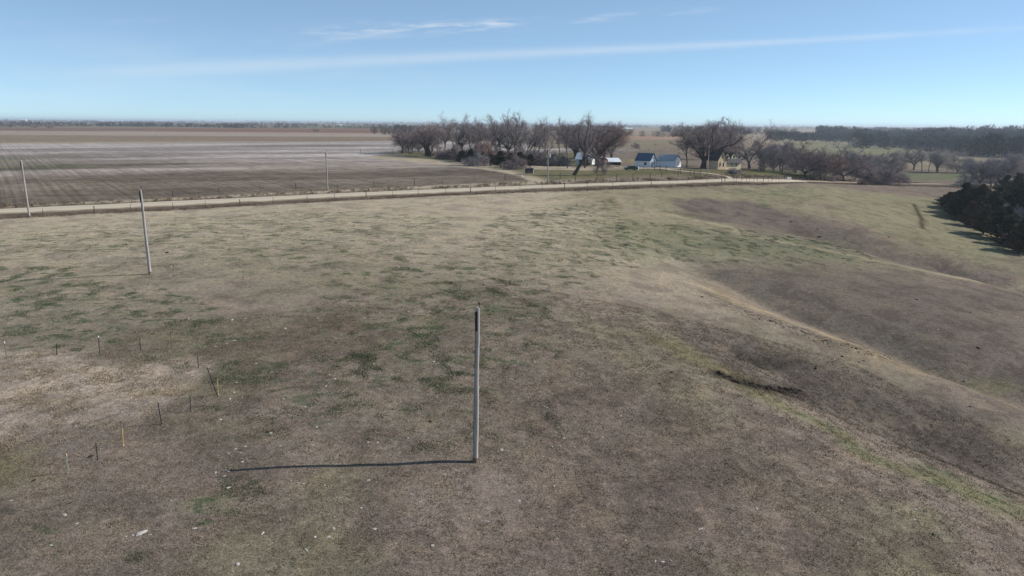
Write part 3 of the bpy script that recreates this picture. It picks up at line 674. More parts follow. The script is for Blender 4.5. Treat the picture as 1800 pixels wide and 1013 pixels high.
def put(name, me, px, py, size, label, cat, group=None):
    b = G(px, py); o = link(name, me, None, (b[0], b[1], b[2]+.01)); o.rotation_euler = (rng.uniform(-.15,.15), rng.uniform(-.15,.15), rng.uniform(0, 6.28))
    o.scale = (size*rng.uniform(.85,1.3), size*rng.uniform(.7,1.0), size*rng.uniform(.6,1.0)); tag(o, label, cat, group); return o
LS = 'small pale flat stone lying loose in the short dry pasture grass'
GS = 'pale stones scattered over the pasture'
big = [(249,937,.30,'largest pale slab of rock in the near left foreground, with chips beside it'),(402,858,.17,'flat whitish stone just below the tip of the long pole shadow'),(418,992,.15,'whitish stone at the bottom edge of the picture, left of centre'),
 (586,929,.14,'pale foreground stone left of two small chips, midway between pole shadow and bottom edge'),(991,771,.20,'broad pale grey stone right of the foot of the largest pole'),(549,783,.15,'pale stone with a dark hollow behind it, above the pole shadow'),
 (762,636,.18,'bright flat stone left of the largest pole at mid height'),(910,636,.17,'bright flat stone right of the largest pole at mid height'),(589,666,.18,'pale stone beside the dark green tuft in the middle of the pasture'),
 (1609,896,.20,'pale slab on the near slope at the lower right'),(1607,914,.15,'pale stone just below the slab on the lower right slope'),(1694,669,.25,'whitish rock lying in the rough track of the middle draw')]
for px, py, s, lab in big: put('stone', stones[rng.randrange(7)], px, py, s*.72, lab, 'stone')
small = [(220,943),(232,941),(240,940),(262,940),(134,921),(114,905),(392,838),(396,828),(400,830),(380,832),(379,846),(401,797),(420,797),(414,790),(430,785),(424,812),(508,795),(556,752),(543,763),(645,779),(662,778),(526,849),(531,851),(511,846),(569,853),(649,845),(636,893),(660,930),(554,945),(579,945),(540,968),(387,737),(497,702),(405,702),
 (425,698),(413,690),(715,771),(820,717),(793,716),(832,770),(1010,787),(985,785),(1028,793),(868,616),(938,636),(912,702),(960,718),(965,790),(956,803),(975,854),(910,880),(823,912),(857,917),(1178,986),(1165,988),(1150,987),(1330,893),(1360,897),(1375,965),(1455,1002),(1565,770),(1268,853),(1020,648),(1045,662),(842,717),(843,680),(843,812),
 (717,548),(740,547),(733,549),(703,706),(690,660),(768,700),(738,690),(573,680),(480,655),(470,575),(500,578),(455,590),(410,600),(430,560),(408,563),(560,560),(600,620),(640,560),(655,640),(700,600),(860,548),(885,600),(930,560),(960,510),(1000,600),(1040,560),(905,475),(870,430),(700,470),(620,500),(540,500),(1100,620),(1120,700),
 (1240,588),(1350,655),(1400,650),(1275,600),(1510,690),(1545,720),(1650,580),(1520,560),(1300,560),(1700,780),(1480,880),(1545,862),(1535,875),(1090,730),(1060,770),(1230,930),(1100,950),(1300,860),(300,470),(150,520),(60,560),(330,560),(200,580),(380,610),(450,640),(20,880),(90,960),(300,880),(340,930),(720,870),(760,960),(880,790),(1010,900),(930,700)]
for px, py in small: put('stone', stones[rng.randrange(7)], px+rng.uniform(-2,2), py+rng.uniform(-1,1), rng.uniform(.06,.125)*(1 if py > 600 else 1.35), LS, 'stone', GS)
for px, py, s, lab in [(713,836,.16,'rust brown clod just under the pole shadow near the foot of the pole'),(757,741,.2,'rust brown clod left of the lower half of the largest pole'),(1437,643,.22,'rust brown clod on the middle slope')]:
    put('clod', rusts[rng.randrange(2)], px, py, s, lab, 'clod')
for px, py, s in [(1611,527,.4),(1480,627,.3),(1518,635,.24),(1510,637,.2),(1719,612,.35),(1440,417,.7),(1400,415,.4),(1434,648,.3),(1562,418,.4),(1279,580,.25),(1234,522,.25),(1705,550,.28),(1437,403,.4),(1390,390,.5),(1705,715,.25),(1500,960,.15),(1640,940,.2),(1425,722,.2),(690,720,.16),(843,737,.14),(1030,740,.14),(470,760,.16),(160,803,.22),(1180,655,.25),(548,775,.1),(1160,675,.2),(940,445,.3),(222,430,.4),(294,445,.35),(60,845,.2)]:
    put('clod', clods[rng.randrange(4)], px, py, s*.55, 'small dark clump of dung or earth lying on the pasture', 'clod', 'dark clumps on the pasture')

for k in range(34):
    t = k/33; put('clod', clods[k % 4], 1262+t*140+rng.uniform(-4, 4), np.interp(t, [0, .27, .6, 1], [656, 671, 683, 689])+rng.uniform(-3, 4), rng.uniform(.14, .30), 'dark lump of bare earth along the small eroded cut at the right', 'clod', 'earth lumps along the eroded cut')
for k in range(36):
    t = rng.uniform(0, 1); put('clod', clods[k % 4], 1325+t*240, np.interp(t, [0, .4, 1], [553, 592, 632])+rng.uniform(-6, 8), rng.uniform(.06, .15), 'small dark lump of trampled earth along the rough track of the middle draw', 'clod', 'earth lumps along the middle draw')
for k in range(55):
    put('stone', stones[k % 7], rng.uniform(380, 1120), rng.uniform(440, 960), rng.uniform(.05, .11), LS, 'stone', GS)

# ------------------------------------------------------------------ dry grass (nobody could count it)
def blades(name, pts, hgt, wid, nb, mat, label, seed=0, spread=.18):
    r = np.random.RandomState(seed); pts = np.asarray(pts); n = len(pts)
    if n == 0: return
    z = H(pts[:, 0], pts[:, 1]); B = np.c_[pts, z]
    c = np.repeat(B, nb, 0); m = len(c); hh = np.repeat(np.broadcast_to(hgt, (n,)), nb)*r.uniform(.5, 1.2, m)
    a = r.uniform(0, 2*np.pi, m); off = r.normal(0, spread, (m, 2)); base = c + np.c_[off, np.zeros(m)]; base[:, 2] -= .03
    w = wid*r.uniform(.6, 1.4, m); dx = np.c_[np.cos(a), np.sin(a), np.zeros(m)]*w[:, None]*.5
    lean = r.normal(0, .45, (m, 2))*hh[:, None]; tip = base + np.c_[lean, hh]
    V = np.stack([base-dx, base+dx, tip], 1).reshape(-1, 3); F = np.arange(len(V)).reshape(-1, 3)
    o = link(name, quads(name, V, F, mat)); tag(o, label, 'grass', kind='stuff'); return o
straw_m = simple_mat('dry_straw', (.235,.185,.125), 1, .35, .9); brush_m = simple_mat('brown_weeds', (.125,.092,.066), 1, .4, .7); green_m = simple_mat('green_blades', (.085,.105,.055), 1, .35, .9)
nr_ = np.random.RandomState(3)
q = smooth_line(ROAD, .5); t_ = np.gradient(q, axis=0); t_ /= np.linalg.norm(t_, axis=1)[:, None]; nn = np.c_[-t_[:, 1], t_[:, 0]]
sel = np.hypot(q[:, 0], q[:, 1]) < 420; q = q[sel]; nn = nn[sel]
def verge(side, lo, hi, count):
    k = nr_.randint(0, len(q), count); o = nr_.uniform(lo, hi, count)*side; return q[k]+nn[k]*o[:, None]
BARE = None
def clumpy(p, sc, th, seed): return p[fbm(p[:, 0]/sc, p[:, 1]/sc, seed, 3) > th]
blades('dry_grass', clumpy(verge(-1, 5.4, 11.2, 12000), 2.5, .42, 5), .34, .06, 7, brush_m, 'brown dead grass on the near verge of the gravel road', 1)
blades('dry_grass', clumpy(verge(1, 5.6, 9.5, 9000), 2.5, .46, 6), .42, .07, 7, brush_m, 'brown dead weeds on the far verge of the gravel road', 2)
blades('dry_grass', clumpy(verge(1, 8.0, 11, 3500), 3.0, .52, 7), .6, .08, 8, straw_m, 'tall pale weeds along the field edge beyond the gravel road', 3)
def poly_pts(pxs, n, seed):
    P = np.array([G(*p)[:2] for p in pxs]); r = np.random.RandomState(seed); lo = P.min(0); hi = P.max(0); c = r.uniform(lo, hi, (n*3, 2)); return c[in_poly(c[:, 0], c[:, 1], P, .01) > .5][:n]
bare = [(-60,622),(170,618),(300,628),(345,650),(345,690),(260,740),(60,800),(-60,810)]
blades('dry_grass', clumpy(poly_pts(bare, 7000, 4), 1.1, .50, 8), .14, .035, 6, straw_m, 'tufts of bleached straw on the bare patch at the left', 4, .1)
blades('dry_grass', clumpy(poly_pts(bare, 1200, 5), .9, .58, 9), .10, .03, 5, brush_m, 'low brown weeds on the bare patch at the left', 5, .1)
blades('dry_grass', clumpy(poly_pts([(-100,1100),(-100,640),(400,560),(900,500),(1500,640),(1950,860),(1950,1150)], 95000, 6), .8, .46, 12), .10, .034, 5, straw_m, 'short bleached grass tufts all over the near pasture', 6, .12)
BP = np.array([G(*p)[:2] for p in bare])
def off_bare(q): return q[in_poly(q[:, 0], q[:, 1], BP, .6) < .4]
blades('dry_grass', off_bare(clumpy(poly_pts([(-100,1100),(-100,640),(400,560),(900,500),(1500,640),(1950,860),(1950,1150)], 95000, 7), .7, .48, 14)), .09, .034, 5, brush_m, 'short brown grass tufts all over the near pasture', 7, .12)

gp = np.concatenate([c_[(lambda q: (fbm(q[:, 0]/1.2, q[:, 1]/1.5, 71, 3) > .635))(c_)] for c_ in [poly_pts(z, n, 80+i) for i, (z, n) in enumerate([
  ([(-100,470),(160,470),(330,520),(480,600),(300,610),(-100,615)], 26000), ([(560,480),(760,440),(950,520),(1000,620),(860,700),(600,700),(560,560)], 22000),
  ([(820,420),(900,370),(1080,350),(1120,470),(1000,510),(900,520),(780,500)], 26000), ([(1060,385),(1290,402),(1500,432),(1540,462),(1400,470),(1200,460),(1060,440)], 26000),
  ([(-100,440),(100,400),(500,370),(800,380),(760,480),(400,490),(100,480)], 26000), ([(300,640),(600,620),(900,640),(1000,760),(700,800),(380,760)], 9000)])]])
blades('green_grass', gp, .11, .05, 7, green_m, 'dark green tufts of new grass dotted over the dry pasture', 9, .22)
gp = np.concatenate([poly_pts([(385,840),(440,835),(475,865),(440,885),(390,870)], 200, 90), poly_pts([(220,965),(265,975),(240,990),(215,985)], 30, 91)])
blades('green_grass', gp, .12, .04, 7, green_m, 'dark green patch of grass below the tip of the long pole shadow', 10, .12)

# ------------------------------------------------------------------ bare trees
def seg_mesh(name, S, n, mat):               # S: rows of p0(3) p1(3) r0 r1 -> n-sided tapered tubes
    S = np.asarray(S, float); p0 = S[:, :3]; p1 = S[:, 3:6]; r0 = S[:, 6]; r1 = S[:, 7]
    d = p1-p0; d /= np.linalg.norm(d, axis=1)[:, None]+1e-9
    ref = np.where(np.abs(d[:, 2:3]) < .9, np.array([[0, 0, 1.]]), np.array([[1., 0, 0]]))
    a = np.cross(d, ref); a /= np.linalg.norm(a, axis=1)[:, None]; b = np.cross(d, a)
    V = []
    for k in range(n):
        c, s = math.cos(2*math.pi*k/n), math.sin(2*math.pi*k/n); o = a*c+b*s
        V += [p0+o*r0[:, None], p1+o*r1[:, None]]
    V = np.stack(V, 1); m = len(S); base = (np.arange(m)*2*n)[:, None]; Q = []
    for k in range(n):
        k2 = (k+1) % n; Q.append(np.concatenate([base+2*k, base+2*k2, base+2*k2+1, base+2*k+1], 1))
    return quads(name, V.reshape(-1, 3), np.concatenate(Q), mat)
def unit3(v): return v/(np.linalg.norm(v)+1e-9)
def grow_tree(seed, h=18, fork=(.2, .4), limbs=5, spread=.55, up=.35, trunks=1, r0=.42, lean=(0, 0), n2=8, n3=8, n4=10, droop=0, crown_lo=.3, wig=.16, twig=1.0):
    r = np.random.RandomState(seed); wood = []; twigs = []
    def path(p, d, L, ra, rb, n, wob, upk, store):
        pts = [(p.copy(), d.copy(), ra)]
        for k in range(n):
            d = unit3(d + r.normal(0, wob, 3) + np.array([0, 0, upk]))
            q = p + d*L/n; rr = ra+(rb-ra)*(k+1)/n; store.append(np.r_[p, q, ra+(rb-ra)*k/n, rr]); p = q; pts.append((p.copy(), d.copy(), rr))
        return pts
    def side(d, ang):
        a = unit3(np.cross(d, r.normal(0, 1, 3))); return unit3(d*math.cos(ang)+a*math.sin(ang))
    for t in range(trunks):
        ph = r.uniform(0, 6.28); off = np.array([math.cos(ph), math.sin(ph), 0])*(r0*1.6 if trunks > 1 else 0)
        d0 = unit3(np.array([lean[0]+(.22*math.cos(ph) if trunks > 1 else 0), lean[1]+(.22*math.sin(ph) if trunks > 1 else 0), 1]))
        fk = h*r.uniform(*fork)
        wood.append(np.r_[off-np.array([0,0,.5]), off+d0*.5, r0*1.35, r0*1.02])
        tp = path(off+d0*.4, d0, fk, r0, r0*.78, 5, .045, 0, wood)
        nl = max(2, limbs if trunks == 1 else int(limbs*.6)); a0 = r.uniform(0, 6.28)
        for l in range(nl):
            k = r.randint(3, len(tp)) if l > 1 else len(tp)-1
            p, d, rr = tp[k]; an = a0+l*6.28/nl+r.uniform(-.4, .4); sp = spread*r.uniform(.5, 1.3)
            dl = unit3(np.array([math.cos(an)*math.sin(sp), math.sin(an)*math.sin(sp), math.cos(sp)])+d*.3)
            L1 = (h-p[2])*r.uniform(.72, 1.0)/max(.5, math.cos(sp*.6)); L1 = min(L1, h*.9)
            lp = path(p, dl, L1, rr*r.uniform(.5, .7), .035, 9, wig, up*.16, wood)
            for j in range(n2+2):
                f = crown_lo+(1-crown_lo)*(j+r.uniform(0, 1))/(n2+2); kk = min(len(lp)-1, max(1, int(f*9))); p2, d2, r2 = lp[kk]
                L2 = L1*r.uniform(.22, .48)*(1.15-.55*f); ds = side(d2, r.uniform(.45, 1.05)); ds[2] -= droop
                bp = path(p2, ds, L2, max(.03, min(.12, r2*.6)), .02, 5, wig*1.1, up*.18-droop*.1, wood)
                for i in range(n3):
                    g = .15+.85*(i+r.uniform(0, 1))/n3; k3 = min(5, max(0, int(g*5.99))); p3, d3, r3 = bp[k3]
                    L3 = L2*r.uniform(.25, .55)*(1.1-.4*g)+.3; tw = path(p3, side(d3, r.uniform(.4, 1.0)), L3, .024*twig, .014*twig, 3, wig*1.3, up*.12-droop*.12, twigs)
                    for q in range(n4):
                        p4, d4, r4 = tw[r.randint(0, 4)]; dd = side(d4, r.uniform(.25, .9)); L4 = r.uniform(.35, 1.15)
                        e = p4+dd*L4; twigs.append(np.r_[p4, e, .014*twig, .008*twig])
                        if q % 2 == 0:
                            e2 = p4+dd*L4*.5; dd2 = side(dd, .6); twigs.append(np.r_[e2, e2+dd2*L4*.6, .011*twig, .006*twig])
    return wood, twigs
bark = simple_mat('dark_bark', (.075,.062,.055), .95, .35, 1.5, stretch=(3,3,.6)); bark_g = simple_mat('grey_bark', (.135,.115,.10), .95, .35, 1.5, stretch=(3,3,.6)); bark_pale = simple_mat('pale_dead_wood', (.26,.23,.20), .9, .3, 1.5)
tw_brown = simple_mat('brown_twigs', (.24,.19,.185), .95, .2, .5); tw_grey = simple_mat('grey_twigs', (.27,.24,.24), .95, .2, .5)
tw_red = simple_mat('reddish_twigs', (.21,.13,.105), .95, .2, .5); tw_pale = simple_mat('pale_twigs', (.36,.34,.33), .95, .2, .5)
VAR = {}
def variant(key, **kw):
    w, t = grow_tree(**kw); W = np.array(w); T = np.array(t)
    allp = np.r_[W[:, 3:6], T[:, 3:6]]; hh = np.percentile(allp[:, 2], 99.7); ww = np.percentile(np.abs(allp[:, 0]), 97)*2
    VAR[key] = (W, T, hh, ww, {})
variant('vase1', seed=11, h=19, fork=(.18,.30), limbs=3, spread=0.50, up=.5, r0=.42, n2=9, n3=9, n4=11, crown_lo=0.21)
variant('vase2', seed=12, h=19, fork=(.25,.38), limbs=4, spread=0.46, up=.55, r0=.38, n2=9, n3=9, n4=11, crown_lo=0.18)
variant('vase3', seed=15, h=20, fork=(.12,.22), limbs=3, spread=0.43, up=.5, r0=.45, n2=10, n3=9, n4=11, crown_lo=0.24)
variant('dome1', seed=21, h=15, fork=(.14,.24), limbs=7, spread=0.65, up=0.43, r0=.55, n2=9, n3=9, n4=11, crown_lo=0.18)
variant('dome2', seed=24, h=15, fork=(.16,.26), limbs=6, spread=0.53, up=0.46, r0=.5, n2=10, n3=9, n4=12, crown_lo=0.18)
variant('slim1', seed=31, h=16, fork=(.3,.5), limbs=3, spread=0.36, up=.4, r0=.26, n2=8, n3=8, n4=10, crown_lo=0.12)
variant('round1', seed=41, h=9, fork=(.08,.16), limbs=6, spread=1.02, up=.22, r0=.24, n2=9, n3=9, n4=12, crown_lo=0.12, wig=.22)
variant('round2', seed=43, h=9, fork=(.10,.2), limbs=6, spread=0.90, up=.25, r0=.22, trunks=2, n2=9, n3=9, n4=12, crown_lo=0.12, wig=.22)
variant('bush1', seed=51, h=5, fork=(.03,.08), limbs=5, spread=1.20, up=.12, r0=.12, trunks=3, n2=7, n3=7, n4=11, crown_lo=0.09, wig=.26)
variant('dead1', seed=61, h=9, fork=(.25,.4), limbs=5, spread=.7, up=.2, r0=.22, n2=4, n3=4, n4=3, crown_lo=.3, wig=.24)
def tree_mesh(key, wm, tm):
    W, T, hh, ww, cache = VAR[key]; ck = (wm.name, tm.name)
    if ck not in cache: cache[ck] = (seg_mesh('trunk', W, 6, wm), seg_mesh('crown', T, 3, tm))
    return cache[ck]
def tree(key, px, py, top, width, label, wm=None, tm=None, group='bare trees around the farmstead', name='bare_tree', rz=None, tilt=0, cat='tree', base=None):
    wm = wm or bark; tm = tm or tw_brown; b = base or G(px, py); hgt = at_height(px, top, b); dist = math.hypot(b[0], b[1])
    W, T, hh, ww, _ = VAR[key]; sz = hgt/hh; sx = (width/FPX*dist*1.12)/ww; sx = min(max(sx, sz*.8), sz*1.7)
    root = empty(name, (b[0], b[1], b[2]-.05), rng.uniform(0, 6.28) if rz is None else rz, (sx, sx, sz)); tag(root, label, cat, group)
    if tilt: root.rotation_euler.y = tilt; 
    a, c = tree_mesh(key, wm, tm); link('trunk', a, root); link('crown', c, root); return root
# the grove left of the transformer pole
tree('dome2',708,270,221,44,'leftmost bare tree of the grove, its two trunks splitting low beside the crop field',tm=tw_brown)
tree('round2',722,271,226,34,'smaller bare tree tangled with the leftmost tree of the grove')
tree('dome1',750,275,217,62,'bare tree leaning left, second big crown of the grove from the left',tm=tw_brown)
tree('vase1',769,276,216,40,'bare tree behind the first dark cedar bush of the grove',tm=tw_grey)
tree('vase2',783,277,209,36,'straight bare tree just left of the dense tufted crown in the grove')
tree('vase3',798,270,197,40,'tall bare tree with a dense tufted top, left half of the grove',tm=tw_grey)
tree('vase1',826,273,200,56,'bare tree whose trunk leans left above the brown brush, middle of the grove')
tree('slim1',846,271,206,28,'slender bare tree in the middle of the grove',tm=tw_grey)
tree('vase3',862,276,208,44,'bare tree with an arching low limb on its left side, right of the grove middle')
tree('vase2',878,278,202,46,'bare tree with a long limb slanting up to the right, above the darkest brush')
tree('dome1',893,272,222,50,'low spreading bare tree half hidden behind the brush of the grove',tm=tw_grey)
tree('vase2',906,290,196,38,'tall two headed bare tree left of the transformer pole',tm=tw_grey)
tree('vase3',922,284,194,44,'tallest bare tree of the grove, just left of the transformer pole')
tree('slim1',938,286,214,30,'thin bare tree nearest to the left of the transformer pole',tm=tw_grey)
tree('vase1',958,289,205,46,'forked bare tree directly behind the transformer pole')
tree('slim1',984,287,218,26,'slim bare tree between the transformer pole and the leaning tree',tm=tw_grey)
tree('slim1',997,296,206,34,'bare tree with a bare trunk leaning to the right, right of the transformer pole',rz=0)
tree('vase1',1028,296,207,46,'bare tree rising above the white gabled barn',tm=tw_brown)
tree('dome1',1050,292,209,78,'huge bare tree with a short thick trunk, left of the red door')
tree('dome2',1074,285,219,62,'bare tree behind the low white shed, its crown spreading right',tm=tw_red)
for px, py, tp, w, key, lab in [(736,268,224,40,'round1','low bare tree in the second row behind the first dark cedar bush'),(760,267,220,44,'dome2','bare tree in the second row left of the straight trunked one'),(812,266,214,44,'dome1','bare tree in the second row right of the dense tufted crown'),(838,267,216,44,'dome2','bare tree in the second row behind the brown brush'),(872,268,216,50,'dome1','bare tree in the second row above the darkest brush'),(914,270,214,46,'dome2','bare tree in the second row behind the two headed tree'),(944,270,220,40,'round2','bare tree in the second row left behind the transformer pole'),(1012,280,222,40,'dome1','bare tree standing behind the stubby leaning tree'),(1062,280,214,54,'dome2','bare tree in the second row above the red shed')]:
    tree(key, px, py, tp, w*1.15, lab, tm=tw_grey if w != 44 else tw_brown)
# the leaning tree with its torn limb
def leaning_tree():
    b = G(1012,308); root = empty('bare_tree', b); tag(root, 'thick stubby bare tree leaning right with a torn limb hanging to the ground', 'tree', 'bare trees around the farmstead')
    r = np.random.RandomState(5); W = []; T = []
    def path(P, R):
        for i in range(len(P)-1): W.append(np.r_[P[i], P[i+1], R[i], R[i+1]])
    path([(-.6,0,-.3),(.2,0,1.2),(1.2,0,3.0),(2.1,.1,4.6),(2.6,.2,6.8),(2.4,.3,9.5),(3.1,.3,13),(3.4,.2,17)], [.62,.52,.44,.36,.28,.2,.12,.04])
    path([(2.1,.1,4.6),(3.6,-.1,5.6),(5.6,-.2,4.7),(7.2,-.1,3.2),(8.1,0,1.4),(8.6,0,.2)], [.24,.18,.15,.12,.08,.04])
    path([(5.6,-.2,4.7),(6.4,.3,2.6),(6.0,.4,.6)], [.14,.1,.04]); path([(7.2,-.1,3.2),(8.8,.2,3.4),(9.8,.3,2.4)], [.1,.07,.03])
    path([(2.5,.2,6.2),(1.0,.3,8.5),(.4,.2,11.5),(.9,.1,14)], [.26,.2,.12,.04]); path([(2.6,.2,6.8),(4.4,0,9.5),(5.3,-.2,12.5)], [.24,.15,.04])
    for s in list(W)[3:]:
        p0, p1 = s[:3], s[3:6]
        for k in range(38):
            p = p0+(p1-p0)*r.uniform(0, 1); d = unit3(r.normal(0, 1, 3)+np.array([0,0,.3])); L = r.uniform(.5, 2.0)
            q = p; 
            for j in range(3):
                e = q+unit3(d+r.normal(0,.3,3))*L/3; T.append(np.r_[q, e, .03-.008*j, .022-.008*j]); q = e
                for u in range(3): T.append(np.r_[q, q+unit3(d+r.normal(0,.8,3))*r.uniform(.3,.9), .013, .007])
    link('trunk', seg_mesh('trunk', W, 8, bark), root); link('crown', seg_mesh('crown', T, 3, tw_brown), root)
leaning_tree()
# round the yellow house
tree('slim1',1207,295,238,38,'slim bare tree between the white garage and the huge domed tree',tm=tw_brown)
tree('dome1',1236,296,211,92,'huge domed bare tree left of the yellow house',tm=tw_brown)
tree('dome2',1249,294,214,60,'bare tree sharing the dome just behind the farm lane pole',tm=tw_brown)
tree('vase2',1268,284,206,44,'tall bare tree rising behind the left gable of the yellow house')
tree('vase1',1286,284,210,46,'bare tree rising behind the roof of the yellow house')
tree('vase3',1317,297,212,58,'dark bare tree with a thick forked trunk right of the yellow house')
tree('round1',1300,288,250,36,'low bare tree tucked behind the right end of the yellow house',tm=tw_grey)
tree('round2',1340,300,243,34,'first bare tree of the thicket right of the yellow house, grey twigs',tm=tw_grey)
# thicket to the right
tk = [('round1',1359,303,243,40,'grey bare tree, second of the thicket from the yellow house',tw_grey),('round2',1373,302,247,38,'grey bare tree left of the broad dark one in the thicket',tw_grey),
 ('round1',1414,312,249,62,'broad dark bare tree on the slope above the two white barrels',tw_brown),('round2',1398,304,256,36,'bare tree behind the left side of the broad dark tree of the thicket',tw_grey),
 ('round2',1446,317,264,50,'reddish brown twiggy tree in the middle of the thicket',tw_red),('round1',1436,310,262,42,'brown bare tree squeezed between the broad dark tree and the reddish tree',tw_brown),
 ('round1',1482,317,263,50,'dark rounded bare tree right of the reddish tree',tw_brown),('round2',1500,309,262,40,'grey bare tree behind the dark rounded tree',tw_grey),
 ('dead1',1476,284,238,36,'pale limbed leafless tree rising above the thicket',tw_pale),('round1',1517,311,262,46,'grey bare tree with a clear dark trunk left of the sprawling bush',tw_grey),
 ('round2',1540,308,265,44,'bare tree behind the sprawling bush',tw_grey),('round1',1562,306,272,38,'small grey bare tree above the right end of the sprawling bush',tw_brown),
 ('dome2',1585,300,262,34,'leftmost tree of the row standing on the green meadow',tw_grey),('dome2',1606,299,260,44,'wide tree of the meadow row, second from its left end',tw_grey),
 ('slim1',1620,302,264,24,'thin tree of the meadow row left of its gap',tw_grey),('slim1',1632,302,266,20,'thin tree of the meadow row right of its gap',tw_grey),
 ('dome1',1647,304,261,54,'fan shaped tree at the right end of the meadow row',tw_grey),('round1',1683,304,268,36,'small bare tree standing apart right of the meadow row',tw_grey),
 ('round1',1722,326,272,40,'grey bare tree just left above the cedar thicket',tw_grey),('round2',1745,328,270,44,'grey bare tree behind the middle of the cedar thicket',tw_grey),
 ('round1',1768,322,272,42,'grey bare tree behind the right part of the cedar thicket',tw_grey),('round2',1795,320,268,44,'grey bare tree at the right edge above the cedars',tw_grey),
 ('round2',1735,312,276,36,'pale grey tree in the second row above the cedars',tw_pale)]
for key, px, py, tp, w, lab, tm in tk: tree(key, px, py, tp, w, lab, tm=tm, wm=bark_pale if key == 'dead1' else (bark_g if tm is tw_grey else bark), group='bare trees of the thicket and the meadow')
tree('bush1',1545,323,287,62,'sprawling leafless bush with low dark branches at the pasture edge',tm=tw_brown,name='leafless_bush',cat='bush',group='leafless bushes')
tree('bush1',1577,322,304,34,'low leafless bush at the right end of the sprawling bush',tm=tw_brown,name='leafless_bush',cat='bush',group='leafless bushes')
tree('bush1',1515,325,315,12,'tiny reddish brown bush at the left foot of the sprawling bush',tm=tw_red,name='leafless_bush',cat='bush',group='leafless bushes')
tree('bush1',1290,306,294,20,'small grey bush on the lawn in front of the yellow house',tm=tw_grey,name='leafless_bush',cat='bush',group='leafless bushes')
tree('dead1',1690,350,299,26,'dark dead tree poking up at the left end of the cedars',tm=tw_grey,group='bare trees of the thicket and the meadow')
tree('bush1',1780,398,350,48,'pale grey round leafless bush among the dark cedars',tm=tw_pale,wm=bark_pale,name='leafless_bush',cat='bush',group='leafless bushes')
for px, py, tp, w, lab in [(17,224,214,14,'small bare tree far off at the left edge'),(61,225,218,9,'left one of two small far bare trees beyond the pale field'),(88,225,217,11,'right one of two small far bare trees beyond the pale field'),(287,223,219,10,'low bare bush far out on the reddish field at left'),(556,232,226,8,'lone small bush far out on the reddish field'),(1118,262,250,10,'tiny bare tree on the field edge above the dark blue roof')]:
    tree('round1',px,py,tp,w,lab,tm=tw_brown,group='small far trees')

# ------------------------------------------------------------------ cedars
cedar_leaf = [simple_mat('dark_cedar_foliage', (.066,.064,.040), .95, .45, .8), simple_mat('bronze_cedar_foliage', (.11,.08,.052), .95, .4, .8)]
def cedar_mesh(seed, mat, h=7.0, wd=2.4):
    r = np.random.RandomState(seed); V = []; W = [np.r_[0,0,-.4,0,0,h*.5,.16,.09], np.r_[0,0,h*.5,.1,0,h*.97,.09,.02]]
    for k in range(150):
        f = r.uniform(.02, 1)**.9; z = h*f; a = r.uniform(0, 6.28); L = wd*(1-f)**.95*r.uniform(.4, 1.4)+.18
        dr = np.array([math.cos(a), math.sin(a), r.uniform(.4, 1.3)]); dr = unit3(dr); p0 = np.array([0, 0, z*.93])
        W.append(np.r_[p0, p0+dr*L*.9, .03, .01])
        n = int(30+30*L); t = r.uniform(.2, 1.05, n); c = p0+dr*L*t[:, None]+r.normal(0, .13, (n, 3))*(1.2-t[:, None]*.7)
        s = r.uniform(.10, .26, n)[:, None]; u = r.normal(0, 1, (n, 3)); u /= np.linalg.norm(u, axis=1)[:, None]; v = dr+r.normal(0, .5, (n, 3)); v /= np.linalg.norm(v, axis=1)[:, None]
        V.append(np.stack([c-u*s*.4, c+u*s*.4, c+v*s*1.5], 1).reshape(-1, 3))
    V = np.concatenate(V); F = np.arange(len(V)).reshape(-1, 3)
    return seg_mesh('trunk', W, 5, bark), quads('crown', V, F, mat)
CED = [cedar_mesh(i, cedar_leaf[1 if i == 2 else 0]) for i in range(4)]
def cedar(px, py, top, w, label, k=None, group='dark cedars', base=None):
    b = base or G(px, py); h = at_height(px, top, b); dist = math.hypot(b[0], b[1]); sx = (w/FPX*dist)/4.4
    root = empty('cedar', (b[0], b[1], b[2]-.05), rng.uniform(0, 6.28), (sx, sx, h/7.0)); tag(root, label, 'cedar', group)
    a, c = CED[rng.randrange(4) if k is None else k]; link('trunk', a, root); link('crown', c, root)
